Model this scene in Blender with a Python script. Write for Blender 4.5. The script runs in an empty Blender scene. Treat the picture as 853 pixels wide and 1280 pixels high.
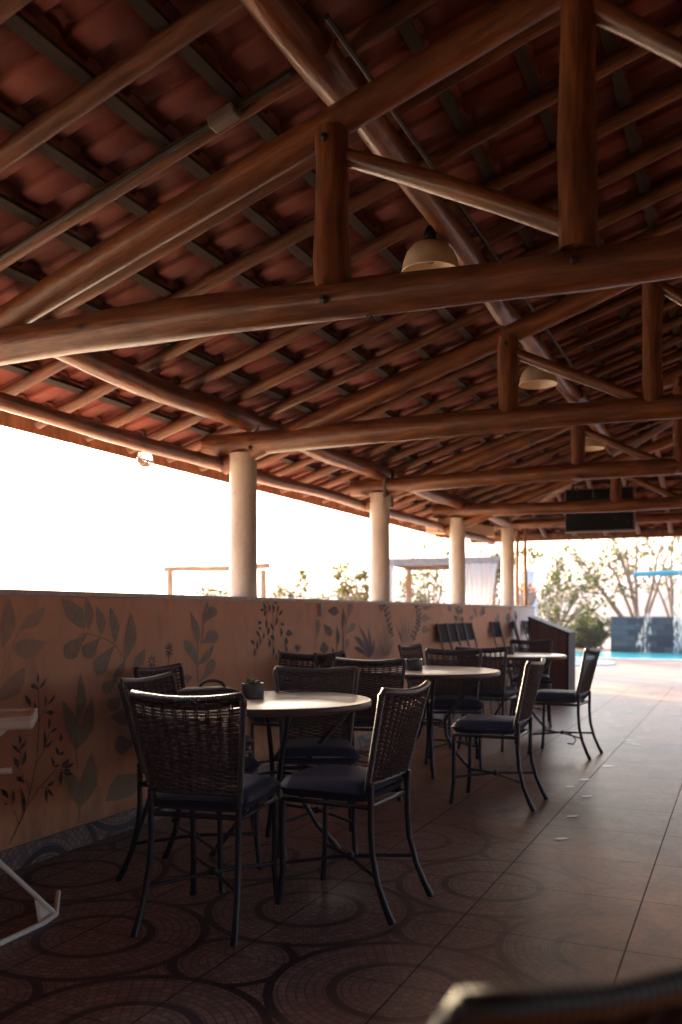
import bpy, bmesh, math, random
from mathutils import Vector, Matrix
R = math.radians
rnd = random.Random(7)
sc = bpy.context.scene
col = sc.collection
HAZE = .00055

# ------------------------------------------------------------------ camera
cam_d = bpy.data.cameras.new('camera'); cam = bpy.data.objects.new('camera', cam_d); col.objects.link(cam)
cam.location = (0, 0, 1.2); cam.rotation_euler = (R(90), 0, R(24))
cam_d.sensor_fit = 'VERTICAL'; cam_d.sensor_height = 36; cam_d.sensor_width = 24
cam_d.lens = 1122 / 1280 * 36; cam_d.shift_y = 126 / 1280
cam_d.clip_start = .05; cam_d.clip_end = 9000
cam_d.dof.use_dof = True; cam_d.dof.focus_distance = 4.0; cam_d.dof.aperture_fstop = 2.0; cam_d.dof.aperture_blades = 7
sc.camera = cam
# ------------------------------------------------------------------ world and sun
SUN_AZ, SUN_EL = 52., 17.         # azimuth counted from +Y towards -X
w = bpy.data.worlds.new('World'); sc.world = w; w.use_nodes = True
nt = w.node_tree; bg = nt.nodes['Background']
sky = nt.nodes.new('ShaderNodeTexSky'); sky.sky_type = 'NISHITA'; sky.sun_disc = False
sky.sun_elevation = R(SUN_EL); sky.sun_rotation = R(-SUN_AZ)
sky.air_density = 1.0; sky.dust_density = 7.0; sky.ozone_density = 1.2; sky.altitude = 300
nt.links.new(sky.outputs[0], bg.inputs[0]); bg.inputs[1].default_value = .15
sd = bpy.data.lights.new('sun', 'SUN'); sd.energy = 3.2; sd.angle = R(.6); sd.color = (1, .74, .46)
sun = bpy.data.objects.new('sun', sd); col.objects.link(sun)
sdir = Vector((-math.sin(R(SUN_AZ)) * math.cos(R(SUN_EL)), math.cos(R(SUN_AZ)) * math.cos(R(SUN_EL)), math.sin(R(SUN_EL))))
sun.rotation_euler = sdir.to_track_quat('Z', 'Y').to_euler()
sc.view_settings.view_transform = 'Standard'; sc.view_settings.look = 'None'
sc.view_settings.exposure = 2.7; sc.view_settings.gamma = 1; sc.view_settings.use_curve_mapping = False
sc.cycles.use_denoising = True
sc.cycles.max_bounces = 8; sc.cycles.diffuse_bounces = 5; sc.cycles.glossy_bounces = 4; sc.cycles.transparent_max_bounces = 8
sc.cycles.sample_clamp_indirect = 6; sc.cycles.caustics_reflective = False; sc.cycles.caustics_refractive = False

# ------------------------------------------------------------------ helpers
class MB:
    """collects shapes and links them as ONE mesh object"""
    def __init__(s): s.v = []; s.f = []; s.uv = []; s.mi = []; s.sm = []
    def add(s, vs, fs, uvs=None, mi=0, smooth=True):
        o = len(s.v); s.v += [tuple(p) for p in vs]
        for k, f in enumerate(fs):
            s.f.append([i + o for i in f]); s.mi.append(mi); s.sm.append(smooth)
            s.uv.append(uvs[k] if uvs else [(vs[i][0], vs[i][1]) for i in f])
    def tube(s, pts, rad, n=10, cap=True, mi=0, wob=0., seed=0, twist=0.):
        pts = [Vector(p) for p in pts]; m = len(pts)
        if not isinstance(rad, (list, tuple)): rad = [rad] * m
        rg = random.Random(seed); voff = rg.uniform(0, 40)
        t0 = (pts[1] - pts[0]).normalized()
        a = Vector((0, 0, 1)) if abs(t0.z) < .9 else Vector((1, 0, 0))
        n0 = (a - t0 * a.dot(t0)).normalized()
        vs = []; L = 0; Ls = []
        for i, p in enumerate(pts):
            t = (pts[min(i + 1, m - 1)] - pts[max(i - 1, 0)]).normalized()
            n0 = (n0 - t * n0.dot(t)).normalized(); b = t.cross(n0)
            if i: L += (p - pts[i - 1]).length
            Ls.append(L)
            for k in range(n):
                q = 2 * math.pi * k / n
                r = rad[i] * (1 + (rg.uniform(-wob, wob) if wob else 0))
                vs.append(p + (n0 * math.cos(q) + b * math.sin(q)) * r)
        fs = []; uvs = []
        for i in range(m - 1):
            for k in range(n):
                k2 = (k + 1) % n
                fs.append((i * n + k, i * n + k2, (i + 1) * n + k2, (i + 1) * n + k))
                u0 = k / n * 6.28 * rad[0]; u1 = (k + 1) / n * 6.28 * rad[0]
                uvs.append([(u0, Ls[i] + voff), (u1, Ls[i] + voff), (u1, Ls[i + 1] + voff), (u0, Ls[i + 1] + voff)])
        s.add(vs, fs, uvs, mi)
        if cap:
            for i0, rev in ((0, True), ((m - 1) * n, False)):
                f = [i0 + k for k in range(n)]
                if rev: f = f[::-1]
                s.add([vs[j] for j in f], [tuple(range(n))], None, mi, False)
    def box(s, c, d, rot=None, mi=0):
        c = Vector(c); h = Vector(d) / 2
        vs = [Vector((x * h.x, y * h.y, z * h.z)) for x in (-1, 1) for y in (-1, 1) for z in (-1, 1)]
        if rot is not None: vs = [rot @ v for v in vs]
        vs = [v + c for v in vs]
        fs = [(0, 1, 3, 2), (4, 6, 7, 5), (0, 4, 5, 1), (2, 3, 7, 6), (0, 2, 6, 4), (1, 5, 7, 3)]
        uv = []
        dims = [(d[1], d[2])] * 2 + [(d[0], d[2])] * 2 + [(d[0], d[1])] * 2
        for a, b in dims: uv.append([(0, 0), (a, 0), (a, b), (0, b)])
        s.add(vs, fs, uv, mi, False)
    def lathe(s, prof, c=(0, 0, 0), n=24, mi=0, cap=False, M=None):
        c = Vector(c); vs = []
        for r, z in prof:
            for k in range(n):
                q = 2 * math.pi * k / n; v = Vector((r * math.cos(q), r * math.sin(q), z))
                vs.append((M @ v if M else v) + c)
        fs = []
        for i in range(len(prof) - 1):
            for k in range(n):
                k2 = (k + 1) % n; fs.append((i * n + k, i * n + k2, (i + 1) * n + k2, (i + 1) * n + k))
        s.add(vs, fs, None, mi)
        if cap:
            s.add([vs[k] for k in range(n)][::-1], [tuple(range(n))], None, mi, False)
            s.add([vs[(len(prof) - 1) * n + k] for k in range(n)], [tuple(range(n))], None, mi, False)
    def prism(s, poly, h, ax, mi=0):
        """poly = list of 3-D points (planar), extruded by vector ax*h"""
        ax = Vector(ax) * h; a = [Vector(p) for p in poly]; n = len(a)
        b = [p + ax for p in a]
        s.add(a + b, [tuple(range(n))[::-1], tuple(range(n, 2 * n))] + [(i, (i + 1) % n, n + (i + 1) % n, n + i) for i in range(n)], None, mi, False)
    def build(s, name, mats, parent=None, bevel=0., loc=None, flip=False):
        me = bpy.data.meshes.new(name); me.from_pydata(s.v, [], s.f)
        uvl = me.uv_layers.new(name='UVMap'); k = 0; flat = []
        for u in s.uv: flat += [c for p in u for c in p]
        uvl.data.foreach_set('uv', flat)
        if not isinstance(mats, (list, tuple)): mats = [mats]
        for m in mats: me.materials.append(m)
        me.polygons.foreach_set('material_index', s.mi); me.polygons.foreach_set('use_smooth', s.sm)
        me.update()
        o = bpy.data.objects.new(name, me); col.objects.link(o)
        if parent: o.parent = parent
        if loc: o.location = loc
        if bevel:
            b = o.modifiers.new('bevel', 'BEVEL'); b.width = bevel; b.segments = 2; b.limit_method = 'ANGLE'; b.angle_limit = R(40)
        return o
def tag(o, label=None, cat=None, group=None, kind=None):
    if label: o['label'] = label
    if cat: o['category'] = cat
    if group: o['group'] = group
    if kind: o['kind'] = kind
    return o
def empty(name, loc=(0, 0, 0), rz=0., parent=None):
    o = bpy.data.objects.new(name, None); col.objects.link(o); o.location = loc; o.rotation_euler = (0, 0, rz)
    o.empty_display_size = .1
    if parent: o.parent = parent
    return o
def copy_tree(o, parent=None):
    c = o.copy(); col.objects.link(c); c.parent = parent
    for ch in [x for x in o.children]: copy_tree(ch, c)
    return c
TH = R(24)
def cw(xc, z, h=0.):              # camera-relative right / depth to world
    return Vector((xc * math.cos(TH) - z * math.sin(TH), xc * math.sin(TH) + z * math.cos(TH), h))
def cdir(x, z): return Vector((x * math.cos(TH) - z * math.sin(TH), x * math.sin(TH) + z * math.cos(TH), 0))

# ------------------------------------------------------------------ materials
def mat(name, c, rough=.6, spec=.5, metal=0., coat=0.):
    m = bpy.data.materials.new(name); m.use_nodes = True; b = m.node_tree.nodes['Principled BSDF']
    b.inputs['Base Color'].default_value = (*c, 1); b.inputs['Roughness'].default_value = rough
    b.inputs['Specular IOR Level'].default_value = spec; b.inputs['Metallic'].default_value = metal
    b.inputs['Coat Weight'].default_value = coat; b.inputs['Coat Roughness'].default_value = .18
    return m
class N:
    def __init__(s, m): s.t = m.node_tree; s.n = s.t.nodes; s.l = s.t.links; s.b = s.n.get('Principled BSDF')
    def new(s, ty, **kw):
        n = s.n.new(ty)
        for k, v in kw.items(): setattr(n, k, v)
        return n
    def link(s, a, b): s.l.new(a, b)
    def math(s, op, a, b=None, c=None, clamp=False):
        n = s.n.new('ShaderNodeMath'); n.operation = op; n.use_clamp = clamp
        for i, x in enumerate((a, b, c)):
            if x is None: continue
            if isinstance(x, (int, float)): n.inputs[i].default_value = x
            else: s.l.new(x, n.inputs[i])
        return n.outputs[0]
    def coord(s, kind='Object', scale=(1, 1, 1)):
        tc = s.n.new('ShaderNodeTexCoord'); mp = s.n.new('ShaderNodeMapping'); mp.inputs['Scale'].default_value = scale
        s.l.new(tc.outputs[kind], mp.inputs[0]); return mp.outputs[0]
    def noise(s, vec, scale, detail=4, rough=.6):
        n = s.n.new('ShaderNodeTexNoise'); n.inputs['Scale'].default_value = scale; n.inputs['Detail'].default_value = detail
        n.inputs['Roughness'].default_value = rough
        if vec is not None: s.l.new(vec, n.inputs['Vector'])
        return n.outputs['Fac']
    def ramp(s, fac, stops):
        r = s.n.new('ShaderNodeValToRGB'); e = r.color_ramp.elements
        while len(e) < len(stops): e.new(.5)
        for i, (p, c) in enumerate(stops):
            e[i].position = p; e[i].color = (*c, 1) if isinstance(c, (tuple, list)) else (c, c, c, 1)
        s.l.new(fac, r.inputs[0]); return r.outputs[0]
    def mix(s, f, a, b, mode='MIX'):
        n = s.n.new('ShaderNodeMix'); n.data_type = 'RGBA'; n.blend_type = mode
        for x, i in ((f, 0), (a, 6), (b, 7)):
            if isinstance(x, (int, float)): n.inputs[i].default_value = x
            elif isinstance(x, (tuple, list)): n.inputs[i].default_value = (*x, 1)
            else: s.l.new(x, n.inputs[i])
        return n.outputs[2]
    def bump(s, h, strength=.3, dist=.01):
        n = s.n.new('ShaderNodeBump'); n.inputs['Strength'].default_value = strength; n.inputs['Distance'].default_value = dist
        s.l.new(h, n.inputs['Height']); s.l.new(n.outputs[0], s.b.inputs['Normal'])
    def color(s, c): s.l.new(c, s.b.inputs['Base Color'])
    def rough(s, c): s.l.new(c, s.b.inputs['Roughness'])
def noisy(name, a, b, scale=8, rough=.6, kind='Object', stretch=(1, 1, 1), bump=.15, spec=.5, detail=5, lo=.35, hi=.65, coat=0.):
    m = mat(name, a, rough, spec, coat=coat); n = N(m); v = n.coord(kind, stretch); f = n.noise(v, scale, detail)
    n.color(n.ramp(f, [(lo, a), (hi, b)]))
    if bump: n.bump(f, bump)
    return m

def wood(name, dark, light, rough=.4, coat=.15):
    m = mat(name, light, rough, .45, coat=coat); n = N(m)
    v = n.coord('UV', (46, 3.2, 1)); f = n.noise(v, 1.6, 7, .7)
    v2 = n.coord('UV', (9, 2.2, 1)); g = n.noise(v2, 1.5, 4)
    v3 = n.coord('UV', (6, 2.6, 1)); kn = n.new('ShaderNodeTexVoronoi'); kn.inputs['Scale'].default_value = 1.1; n.link(v3, kn.inputs['Vector'])
    knot = n.ramp(kn.outputs['Distance'], [(.02, .12), (.10, .75), (.16, 1.)])
    v4 = n.coord('UV', (90, 1.6, 1)); cr = n.noise(v4, 1.2, 3, .5); crack = n.ramp(cr, [(.27, .15), (.31, 1.)])
    base = n.mix(n.ramp(f, [(.3, 0.), (.7, 1.)]), dark, light)
    base = n.mix(n.ramp(g, [(.35, .75), (.62, 0.)]), base, tuple(x * .5 for x in dark))
    base = n.mix(1., base, knot, 'MULTIPLY'); base = n.mix(1., base, crack, 'MULTIPLY')
    n.color(base); n.rough(n.ramp(f, [(.2, rough - .06), (.8, rough + .2)]))
    n.bump(n.math('ADD', n.math('ADD', n.math('MULTIPLY', f, .6), n.math('MULTIPLY', crack, .5)), n.math('MULTIPLY', g, 1.2)), .6, .012)
    return m
M = {}
M['log'] = wood('varnished log', (.115, .036, .016), (.35, .13, .047), .36, .45)
M['rafter'] = wood('rafter wood', (.09, .032, .017), (.24, .095, .044), .45, .15)
M['batten'] = wood('weathered batten', (.035, .028, .03), (.09, .07, .066), .85, 0)
M['fascia'] = wood('fascia wood', (.2, .09, .05), (.4, .2, .11), .5, .05)
M['pale_wood'] = wood('pale pole wood', (.36, .21, .12), (.55, .36, .2), .6, 0)
M['cabinet'] = wood('red brown panel', (.075, .02, .02), (.12, .035, .033), .5, 0)

m = mat('terracotta tile', (.42, .13, .075), .8); n = N(m); v = n.coord('Object')
a = n.noise(v, 3.2, 5); b_ = n.noise(v, 40, 3)
vv = n.coord('Object', (1 / .32, 1 / .235, 0)); vv.node.inputs['Location'].default_value = (.516, .98, 0); wn = n.new('ShaderNodeTexWhiteNoise'); fl = n.new('ShaderNodeVectorMath', operation='FLOOR')
n.link(vv, fl.inputs[0]); n.link(fl.outputs[0], wn.inputs['Vector'])
c = n.ramp(wn.outputs['Value'], [(0, (.095, .022, .022)), (.5, (.14, .032, .030)), (1, (.19, .05, .04))])
c = n.mix(n.ramp(a, [(.4, 0.), (.75, .5)]), c, (.16, .06, .05)); c = n.mix(n.ramp(b_, [(.5, 0.), (.8, .15)]), c, (.3, .12, .07))
n.color(c); n.bump(b_, .2, .004); M['tile'] = m

m = mat('painted column plaster', (.66, .6, .55), .55); n = N(m); v = n.coord('Object'); f = n.noise(n.coord('Object', (1, 1, .35)), 6, 6, .7); sp_ = n.noise(v, 24, 4, .7)
cc = n.ramp(f, [(.3, (.54, .47, .41)), (.65, (.7, .645, .59))]); cc = n.mix(n.ramp(sp_, [(.56, 0.), (.72, .4)]), cc, (.4, .33, .27))
n.color(cc); n.bump(n.math('ADD', n.noise(v, 60, 3), n.math('MULTIPLY', f, 2)), .25, .006); M['column'] = m

m = mat('tan wall paint', (.52, .33, .22), .62, .35); n = N(m); v = n.coord('Object'); f = n.noise(v, 1.7, 6); g = n.noise(v, 90, 3)
sx = n.new('ShaderNodeSeparateXYZ'); n.link(v, sx.inputs[0])
tan = n.ramp(f, [(.3, (.68, .30, .145)), (.7, (.77, .375, .195))])
endf = n.math('GREATER_THAN', sx.outputs[1], 13.3)
tan = n.mix(endf, tan, (.7, .66, .62))
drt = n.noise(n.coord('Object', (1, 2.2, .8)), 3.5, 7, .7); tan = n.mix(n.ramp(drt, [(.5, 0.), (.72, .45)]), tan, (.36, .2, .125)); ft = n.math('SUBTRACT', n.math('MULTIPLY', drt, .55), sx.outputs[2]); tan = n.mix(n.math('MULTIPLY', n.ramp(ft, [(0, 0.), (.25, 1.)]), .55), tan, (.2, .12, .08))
n.color(tan); n.bump(n.math('ADD', n.math('MULTIPLY', g, .5), drt), .3, .006); M['wall'] = m
M['coping'] = noisy('coping stone', (.42, .34, .28), (.6, .5, .42), 20, .5)
def paint(nm, c):
    m = mat(nm, c, .65, .3); n = N(m); v = n.coord('Object'); f = n.noise(v, 14, 4)
    br_ = n.noise(n.coord('Object', (1, 1.4, .7)), 38, 6, .75)
    cc = n.ramp(f, [(.3, tuple(x * .85 for x in c)), (.7, tuple(min(1, x * 1.15) for x in c))])
    n.color(n.mix(n.ramp(br_, [(.46, .08), (.68, .55)]), cc, (.60, .30, .16))); n.bump(br_, .2, .003); return m
M['faint'] = paint('faint olive paint', (.43, .26, .165)); M['olive'] = paint('olive paint', (.25, .195, .13))
M['grey'] = paint('grey green paint', (.24, .185, .15)); M['navy'] = paint('ink blue paint', (.028, .03, .05))

# mosaic tile floor: 60 cm tiles, circles on a checkerboard of the tile corners
def mosaic(n, uvx, uvy):
    """returns colour socket of the printed cobble circles for plane coordinates (m)"""
    S = .6
    def cellc(ax, off): return n.math('SUBTRACT', ax, n.math('MULTIPLY', n.math('FLOOR', n.math('ADD', n.math('DIVIDE', n.math('SUBTRACT', ax, off), S), .5)), S))
    # rotate 45 deg : A lattice has primitive vectors (S,S),(S,-S)
    p = n.math('DIVIDE', n.math('ADD', uvx, uvy), 2 * S); q = n.math('DIVIDE', n.math('SUBTRACT', uvx, uvy), 2 * S)
    def near(off):
        fp = n.math('FLOOR', n.math('ADD', n.math('SUBTRACT', p, off), .5)); fq = n.math('FLOOR', n.math('ADD', n.math('SUBTRACT', q, off), .5))
        dp = n.math('SUBTRACT', n.math('SUBTRACT', p, off), fp); dq = n.math('SUBTRACT', n.math('SUBTRACT', q, off), fq)
        dx = n.math('MULTIPLY', n.math('ADD', dp, dq), S); dy = n.math('MULTIPLY', n.math('SUBTRACT', dp, dq), S)
        d = n.math('SQRT', n.math('ADD', n.math('MULTIPLY', dx, dx), n.math('MULTIPLY', dy, dy)))
        return d, n.math('ARCTAN2', dy, dx)
    dA, aA = near(0.); dB, aB = near(.5)
    # B lattice centres sit at p,q offset .5/.5 -> (S,0)
    inA = n.math('LESS_THAN', dA, .425)
    d = n.math('ADD', n.math('MULTIPLY', dA, inA), n.math('MULTIPLY', dB, n.math('SUBTRACT', 1, inA)))
    a = n.math('ADD', n.math('MULTIPLY', aA, inA), n.math('MULTIPLY', aB, n.math('SUBTRACT', 1, inA)))
    ring = n.math('DIVIDE', d, .029); ri = n.math('FLOOR', ring); rf = n.math('FRACT', ring)
    cnt = n.math('ADD', n.math('MULTIPLY', ri, 5), 6)
    an = n.math('ADD', n.math('MULTIPLY', n.math('DIVIDE', a, 6.28319), cnt), n.math('MULTIPLY', ri, .37)); af = n.math('FRACT', an)
    g1 = n.math('LESS_THAN', rf, .13); g2 = n.math('LESS_THAN', af, .10)
    grout = n.math('MAXIMUM', g1, g2)
    wn = n.new('ShaderNodeTexWhiteNoise'); cv = n.new('ShaderNodeCombineXYZ'); n.link(ri, cv.inputs[0]); n.link(n.math('FLOOR', an), cv.inputs[1]); n.link(inA, cv.inputs[2]); n.link(cv.outputs[0], wn.inputs['Vector'])
    stone = n.ramp(wn.outputs['Value'], [(0, (.17, .112, .108)), (.6, (.23, .158, .15)), (1, (.29, .2, .185))])
    c = n.mix(grout, stone, (.055, .034, .04))
    b1 = n.math('MULTIPLY', n.math('GREATER_THAN', d, .192), n.math('LESS_THAN', d, .226))
    b2 = n.math('MULTIPLY', n.math('MULTIPLY', n.math('GREATER_THAN', d, .392), n.math('LESS_THAN', d, .43)), 1)
    return n.mix(n.math('MAXIMUM', b1, b2), c, (.038, .028, .038)), grout
m = mat('mosaic print tile', (.2, .13, .1), .3); n = N(m); v = n.coord('Object'); sx = n.new('ShaderNodeSeparateXYZ'); n.link(v, sx.inputs[0])
X, Y = sx.outputs[0], sx.outputs[1]
mc, gr = mosaic(n, n.math('ADD', X, 1.0), n.math('SUBTRACT', Y, 2.68))
big = n.noise(v, 1.1, 5); fine = n.noise(v, 26, 6, .7); mid = n.noise(v, 5, 5)
plain = n.ramp(mid, [(.3, (.27, .115, .055)), (.7, (.36, .165, .085))])
plain = n.mix(n.ramp(fine, [(.5, 0.), (.75, .55)]), plain, (.10, .066, .05))
mx = n.math('ADD', n.math('MULTIPLY', n.math('SUBTRACT', big, .5), 1.1), X)
f1 = n.math('SUBTRACT', 1, n.math('DIVIDE', n.math('ADD', mx, 1.25), .85), clamp=True)
f2 = n.math('SUBTRACT', 1, n.math('DIVIDE', n.math('SUBTRACT', Y, 3.6), 2.6), clamp=True)
stn = n.noise(n.coord('Object', (1, .45, 1)), 2.6, 6, .75); plain = n.mix(n.ramp(stn, [(.42, .0), (.62, .75)]), plain, (.13, .07, .045)); tn = n.new('ShaderNodeTexWhiteNoise'); tf = n.new('ShaderNodeVectorMath', operation='FLOOR'); tm = n.new('ShaderNodeMapping'); tm.inputs['Scale'].default_value = (1 / .625, 1 / .6, 0); tm.inputs['Location'].default_value = (.6, -6.533, 0); n.link(v, tm.inputs[0]); n.link(tm.outputs[0], tf.inputs[0]); n.link(tf.outputs[0], tn.inputs['Vector']); plain = n.mix(1., plain, n.ramp(tn.outputs['Value'], [(0, .8), (1, 1.12)]), 'MULTIPLY')
keep = n.math('MULTIPLY', f1, f2)  # print fades to plain rightwards and far off, standing in for glare
c = n.mix(keep, plain, mc)
def seam(ax, off, wd): 
    q = n.math('ABSOLUTE', n.math('SUBTRACT', n.math('FRACT', n.math('ADD', n.math('DIVIDE', n.math('SUBTRACT', ax, off), .6), .5)), .5))
    return n.math('LESS_THAN', q, wd / .6)
def seamx(ax, off, wd): 
    q = n.math('ABSOLUTE', n.math('SUBTRACT', n.math('FRACT', n.math('ADD', n.math('DIVIDE', n.math('SUBTRACT', ax, off), .625), .5)), .5))
    return n.math('LESS_THAN', q, wd / .625)
s1 = seamx(X, -.375, .0035); s2 = seam(Y, 3.92, .0022)
sm = n.math('MAXIMUM', s1, s2)
c = n.mix(sm, c, (.035, .024, .02))
n.color(c)
n.rough(n.math('ADD', n.math('ADD', n.math('MULTIPLY', fine, .22), n.math('MULTIPLY', sm, .3)), .28))
hgt = n.math('SUBTRACT', n.math('MULTIPLY', fine, .12), n.math('ADD', sm, n.math('MULTIPLY', n.math('MULTIPLY', gr, keep), .25)))
n.bump(hgt, .35, .003); n.b.inputs['Specular IOR Level'].default_value = .2; M['floor'] = m
m = mat('mosaic skirting', (.2, .13, .1), .4); n = N(m); v = n.coord('Object'); sx = n.new('ShaderNodeSeparateXYZ'); n.link(v, sx.inputs[0])
mc, gr = mosaic(n, n.math('ADD', sx.outputs[1], .2), n.math('ADD', sx.outputs[2], .16)); n.color(mc); M['skirting'] = m

m = mat('pink concrete deck', (.55, .42, .36), .5); n = N(m); v = n.coord('Object'); f = n.noise(v, .8, 6); g = n.noise(v, 18, 4)
c = n.ramp(f, [(.3, (.17, .105, .08)), (.7, (.25, .165, .13))]); c = n.mix(n.ramp(g, [(.5, 0.), (.8, .3)]), c, (.35, .26, .22)); n.color(c); M['deck'] = m
M['bounce_paving'] = noisy('bounce_paving', (.58, .46, .34), (.70, .57, .43), 2, .7)
m = mat('pool water', (.03, .36, .47), .12, .3); n = N(m); v = n.coord('Object', (1, 2.2, 1)); f = n.noise(v, 5, 4); n.color(n.ramp(f, [(.3, (.02, .30, .42)), (.7, (.06, .45, .54))])); n.bump(f, .5, .03); M['water'] = m
M['rim'] = noisy('pool rim stone', (.62, .55, .5), (.75, .69, .63), 12, .5)
m = mat('blue slate cladding', (.08, .12, .15), .55); n = N(m); v = n.coord('Object', (1, 1, 1)); 
br = n.new('ShaderNodeTexBrick'); br.inputs['Scale'].default_value = 1; br.inputs['Brick Width'].default_value = .42; br.inputs['Row Height'].default_value = .17; br.inputs['Mortar Size'].default_value = .006
br.inputs['Color1'].default_value = (.012, .022, .030, 1); br.inputs['Color2'].default_value = (.065, .085, .095, 1); br.inputs['Mortar'].default_value = (.015, .022, .028, 1)
sx = n.new('ShaderNodeSeparateXYZ'); n.link(v, sx.inputs[0]); cx = n.new('ShaderNodeCombineXYZ'); n.link(sx.outputs[0], cx.inputs[0]); n.link(sx.outputs[2], cx.inputs[1]); n.link(cx.outputs[0], br.inputs['Vector'])
n.color(br.outputs['Color']); n.bump(br.outputs['Fac'], -.4, .01); M['slate'] = m
M['pipe'] = mat('turquoise spout', (.08, .33, .41), .4)
m = mat('falling water', (.9, .95, 1), .05, .6); n = N(m); n.b.inputs['Transmission Weight'].default_value = .55; n.b.inputs['IOR'].default_value = 1.33; M['drop'] = m

M['weave'] = noisy('dark brown synthetic wicker', (.024, .010, .014), (.056, .025, .029), 60, .6, bump=.1, spec=.1)
m = mat('wrapped wicker rail', (.07, .03, .025), .33); n = N(m); v = n.coord('UV'); wv = n.new('ShaderNodeTexWave'); wv.bands_direction = 'Y'; wv.inputs['Scale'].default_value = 32; wv.inputs['Distortion'].default_value = .4
n.link(v, wv.inputs['Vector']); n.color(n.ramp(wv.outputs['Fac'], [(0, (.010, .006, .008)), (.6, (.036, .017, .018))])); n.bump(wv.outputs['Fac'], .6, .003); M['rail'] = m
M['metal'] = noisy('black painted tube', (.006, .008, .018), (.011, .013, .028), 30, .34, bump=.03, spec=.3)
m = noisy('navy leatherette', (.006, .014, .052), (.010, .022, .075), 45, .5, bump=.12, spec=.18); M['seat'] = m
M['top'] = noisy('pale laminate', (.52, .48, .44), (.6, .55, .5), 5, .30, bump=.02)
M['edge'] = mat('dark table edge', (.05, .025, .02), .45)
M['pot'] = noisy('dark glazed pot', (.012, .02, .026), (.03, .042, .05), 20, .3, bump=.02)
M['soil'] = noisy('soil', (.04, .03, .02), (.09, .065, .045), 80, .9)
M['succulent'] = noisy('succulent leaf', (.08, .12, .06), (.2, .2, .1), 30, .5)
M['plastic'] = noisy('white plastic', (.82, .78, .70), (.88, .84, .77), 9, .4, bump=.02)
M['shade'] = noisy('cream lamp shade', (.72, .62, .47), (.8, .7, .55), 12, .45, bump=.05)
M['glass'] = mat('clear bulb glass', (.9, .9, .88), .08, .5); N(M['glass']).b.inputs['Transmission Weight'].default_value = .9
M['dark'] = noisy('black panel', (.006, .006, .010), (.012, .012, .018), 10, .6, bump=.02, spec=.15)
M['frame_grey'] = mat('grey frame', (.14, .12, .11), .5)
M['conduit'] = mat('dark conduit', (.02, .018, .02), .5)
M['boxbeam'] = noisy('beige boarding', (.68, .52, .38), (.76, .6, .45), 6, .55)
M['backpanel'] = mat('smooth dark backrest', (.007, .007, .012), .8, .08)
M['bronze'] = noisy('brown steel frame', (.09, .06, .045), (.16, .11, .08), 20, .35)
M['fabric'] = noisy('white curtain cloth', (.72, .73, .76), (.82, .82, .84), 6, .8, stretch=(1, 1, .2))
n = N(M['fabric']); tr = n.new('ShaderNodeBsdfTranslucent'); tr.inputs[0].default_value = (.85, .84, .84, 1); mx = n.new('ShaderNodeMixShader'); mx.inputs[0].default_value = .5; n.link(n.b.outputs[0], mx.inputs[1]); n.link(tr.outputs[0], mx.inputs[2]); n.link(mx.outputs[0], n.n['Material Output'].inputs[0])
M['roofslab'] = noisy('grey roof slab', (.2, .2, .2), (.3, .29, .28), 8, .7)
M['sun_fleck'] = mat('white sun fleck', (.85, .82, .78), .22)  # white colour imitates sunlight spots on the tiles
M['stonepot'] = noisy('grey stone pot', (.28, .25, .23), (.4, .36, .33), 20, .7)
M['white'] = mat('white glazed pot', (.75, .74, .74), .4)
M['bag'] = noisy('black cloth', (.012, .01, .014), (.025, .02, .026), 60, .6)
M['plaster'] = noisy('interior plaster', (.12, .09, .08), (.16, .12, .11), 3, .8)
def leafmat(nm, a, b):
    m = mat(nm, a, .55, .3); n = N(m); v = n.coord('Object'); f = n.noise(v, 1.6, 3); g = n.noise(v, 14, 2)
    cc = n.mix(n.ramp(g, [(.35, 0.), (.65, 1.)]), a, b); n.color(cc)
    tr = n.new('ShaderNodeBsdfTranslucent'); n.link(cc, tr.inputs[0]); mx = n.new('ShaderNodeMixShader'); mx.inputs[0].default_value = .3
    n.link(n.b.outputs[0], mx.inputs[1]); n.link(tr.outputs[0], mx.inputs[2]); n.link(mx.outputs[0], n.n['Material Output'].inputs[0]); return m
M['leaf_y'] = leafmat('yellow green leaf', (.07, .08, .012), (.14, .135, .026))
M['leaf_g'] = leafmat('green leaf', (.042, .068, .011), (.09, .11, .02))
M['leaf_d'] = leafmat('dark green leaf', (.03, .06, .018), (.07, .10, .03))
M['leaf_o'] = leafmat('orange leaf', (.3, .12, .04), (.42, .2, .07))
M['bark'] = noisy('pale bark', (.15, .11, .075), (.28, .21, .15), 12, .85)
m = mat('valley ground', (.08, .1, .05), .95); n = N(m); v = n.coord('Object'); f = n.noise(v, .012, 8, .7); g = n.noise(v, .09, 5)
c = n.ramp(f, [(.35, (.025, .045, .015)), (.55, (.05, .065, .022)), (.7, (.10, .09, .045))]); c = n.mix(n.ramp(g, [(.4, 0.), (.7, .6)]), c, (.035, .06, .02)); n.color(c); M['land'] = m
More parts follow.
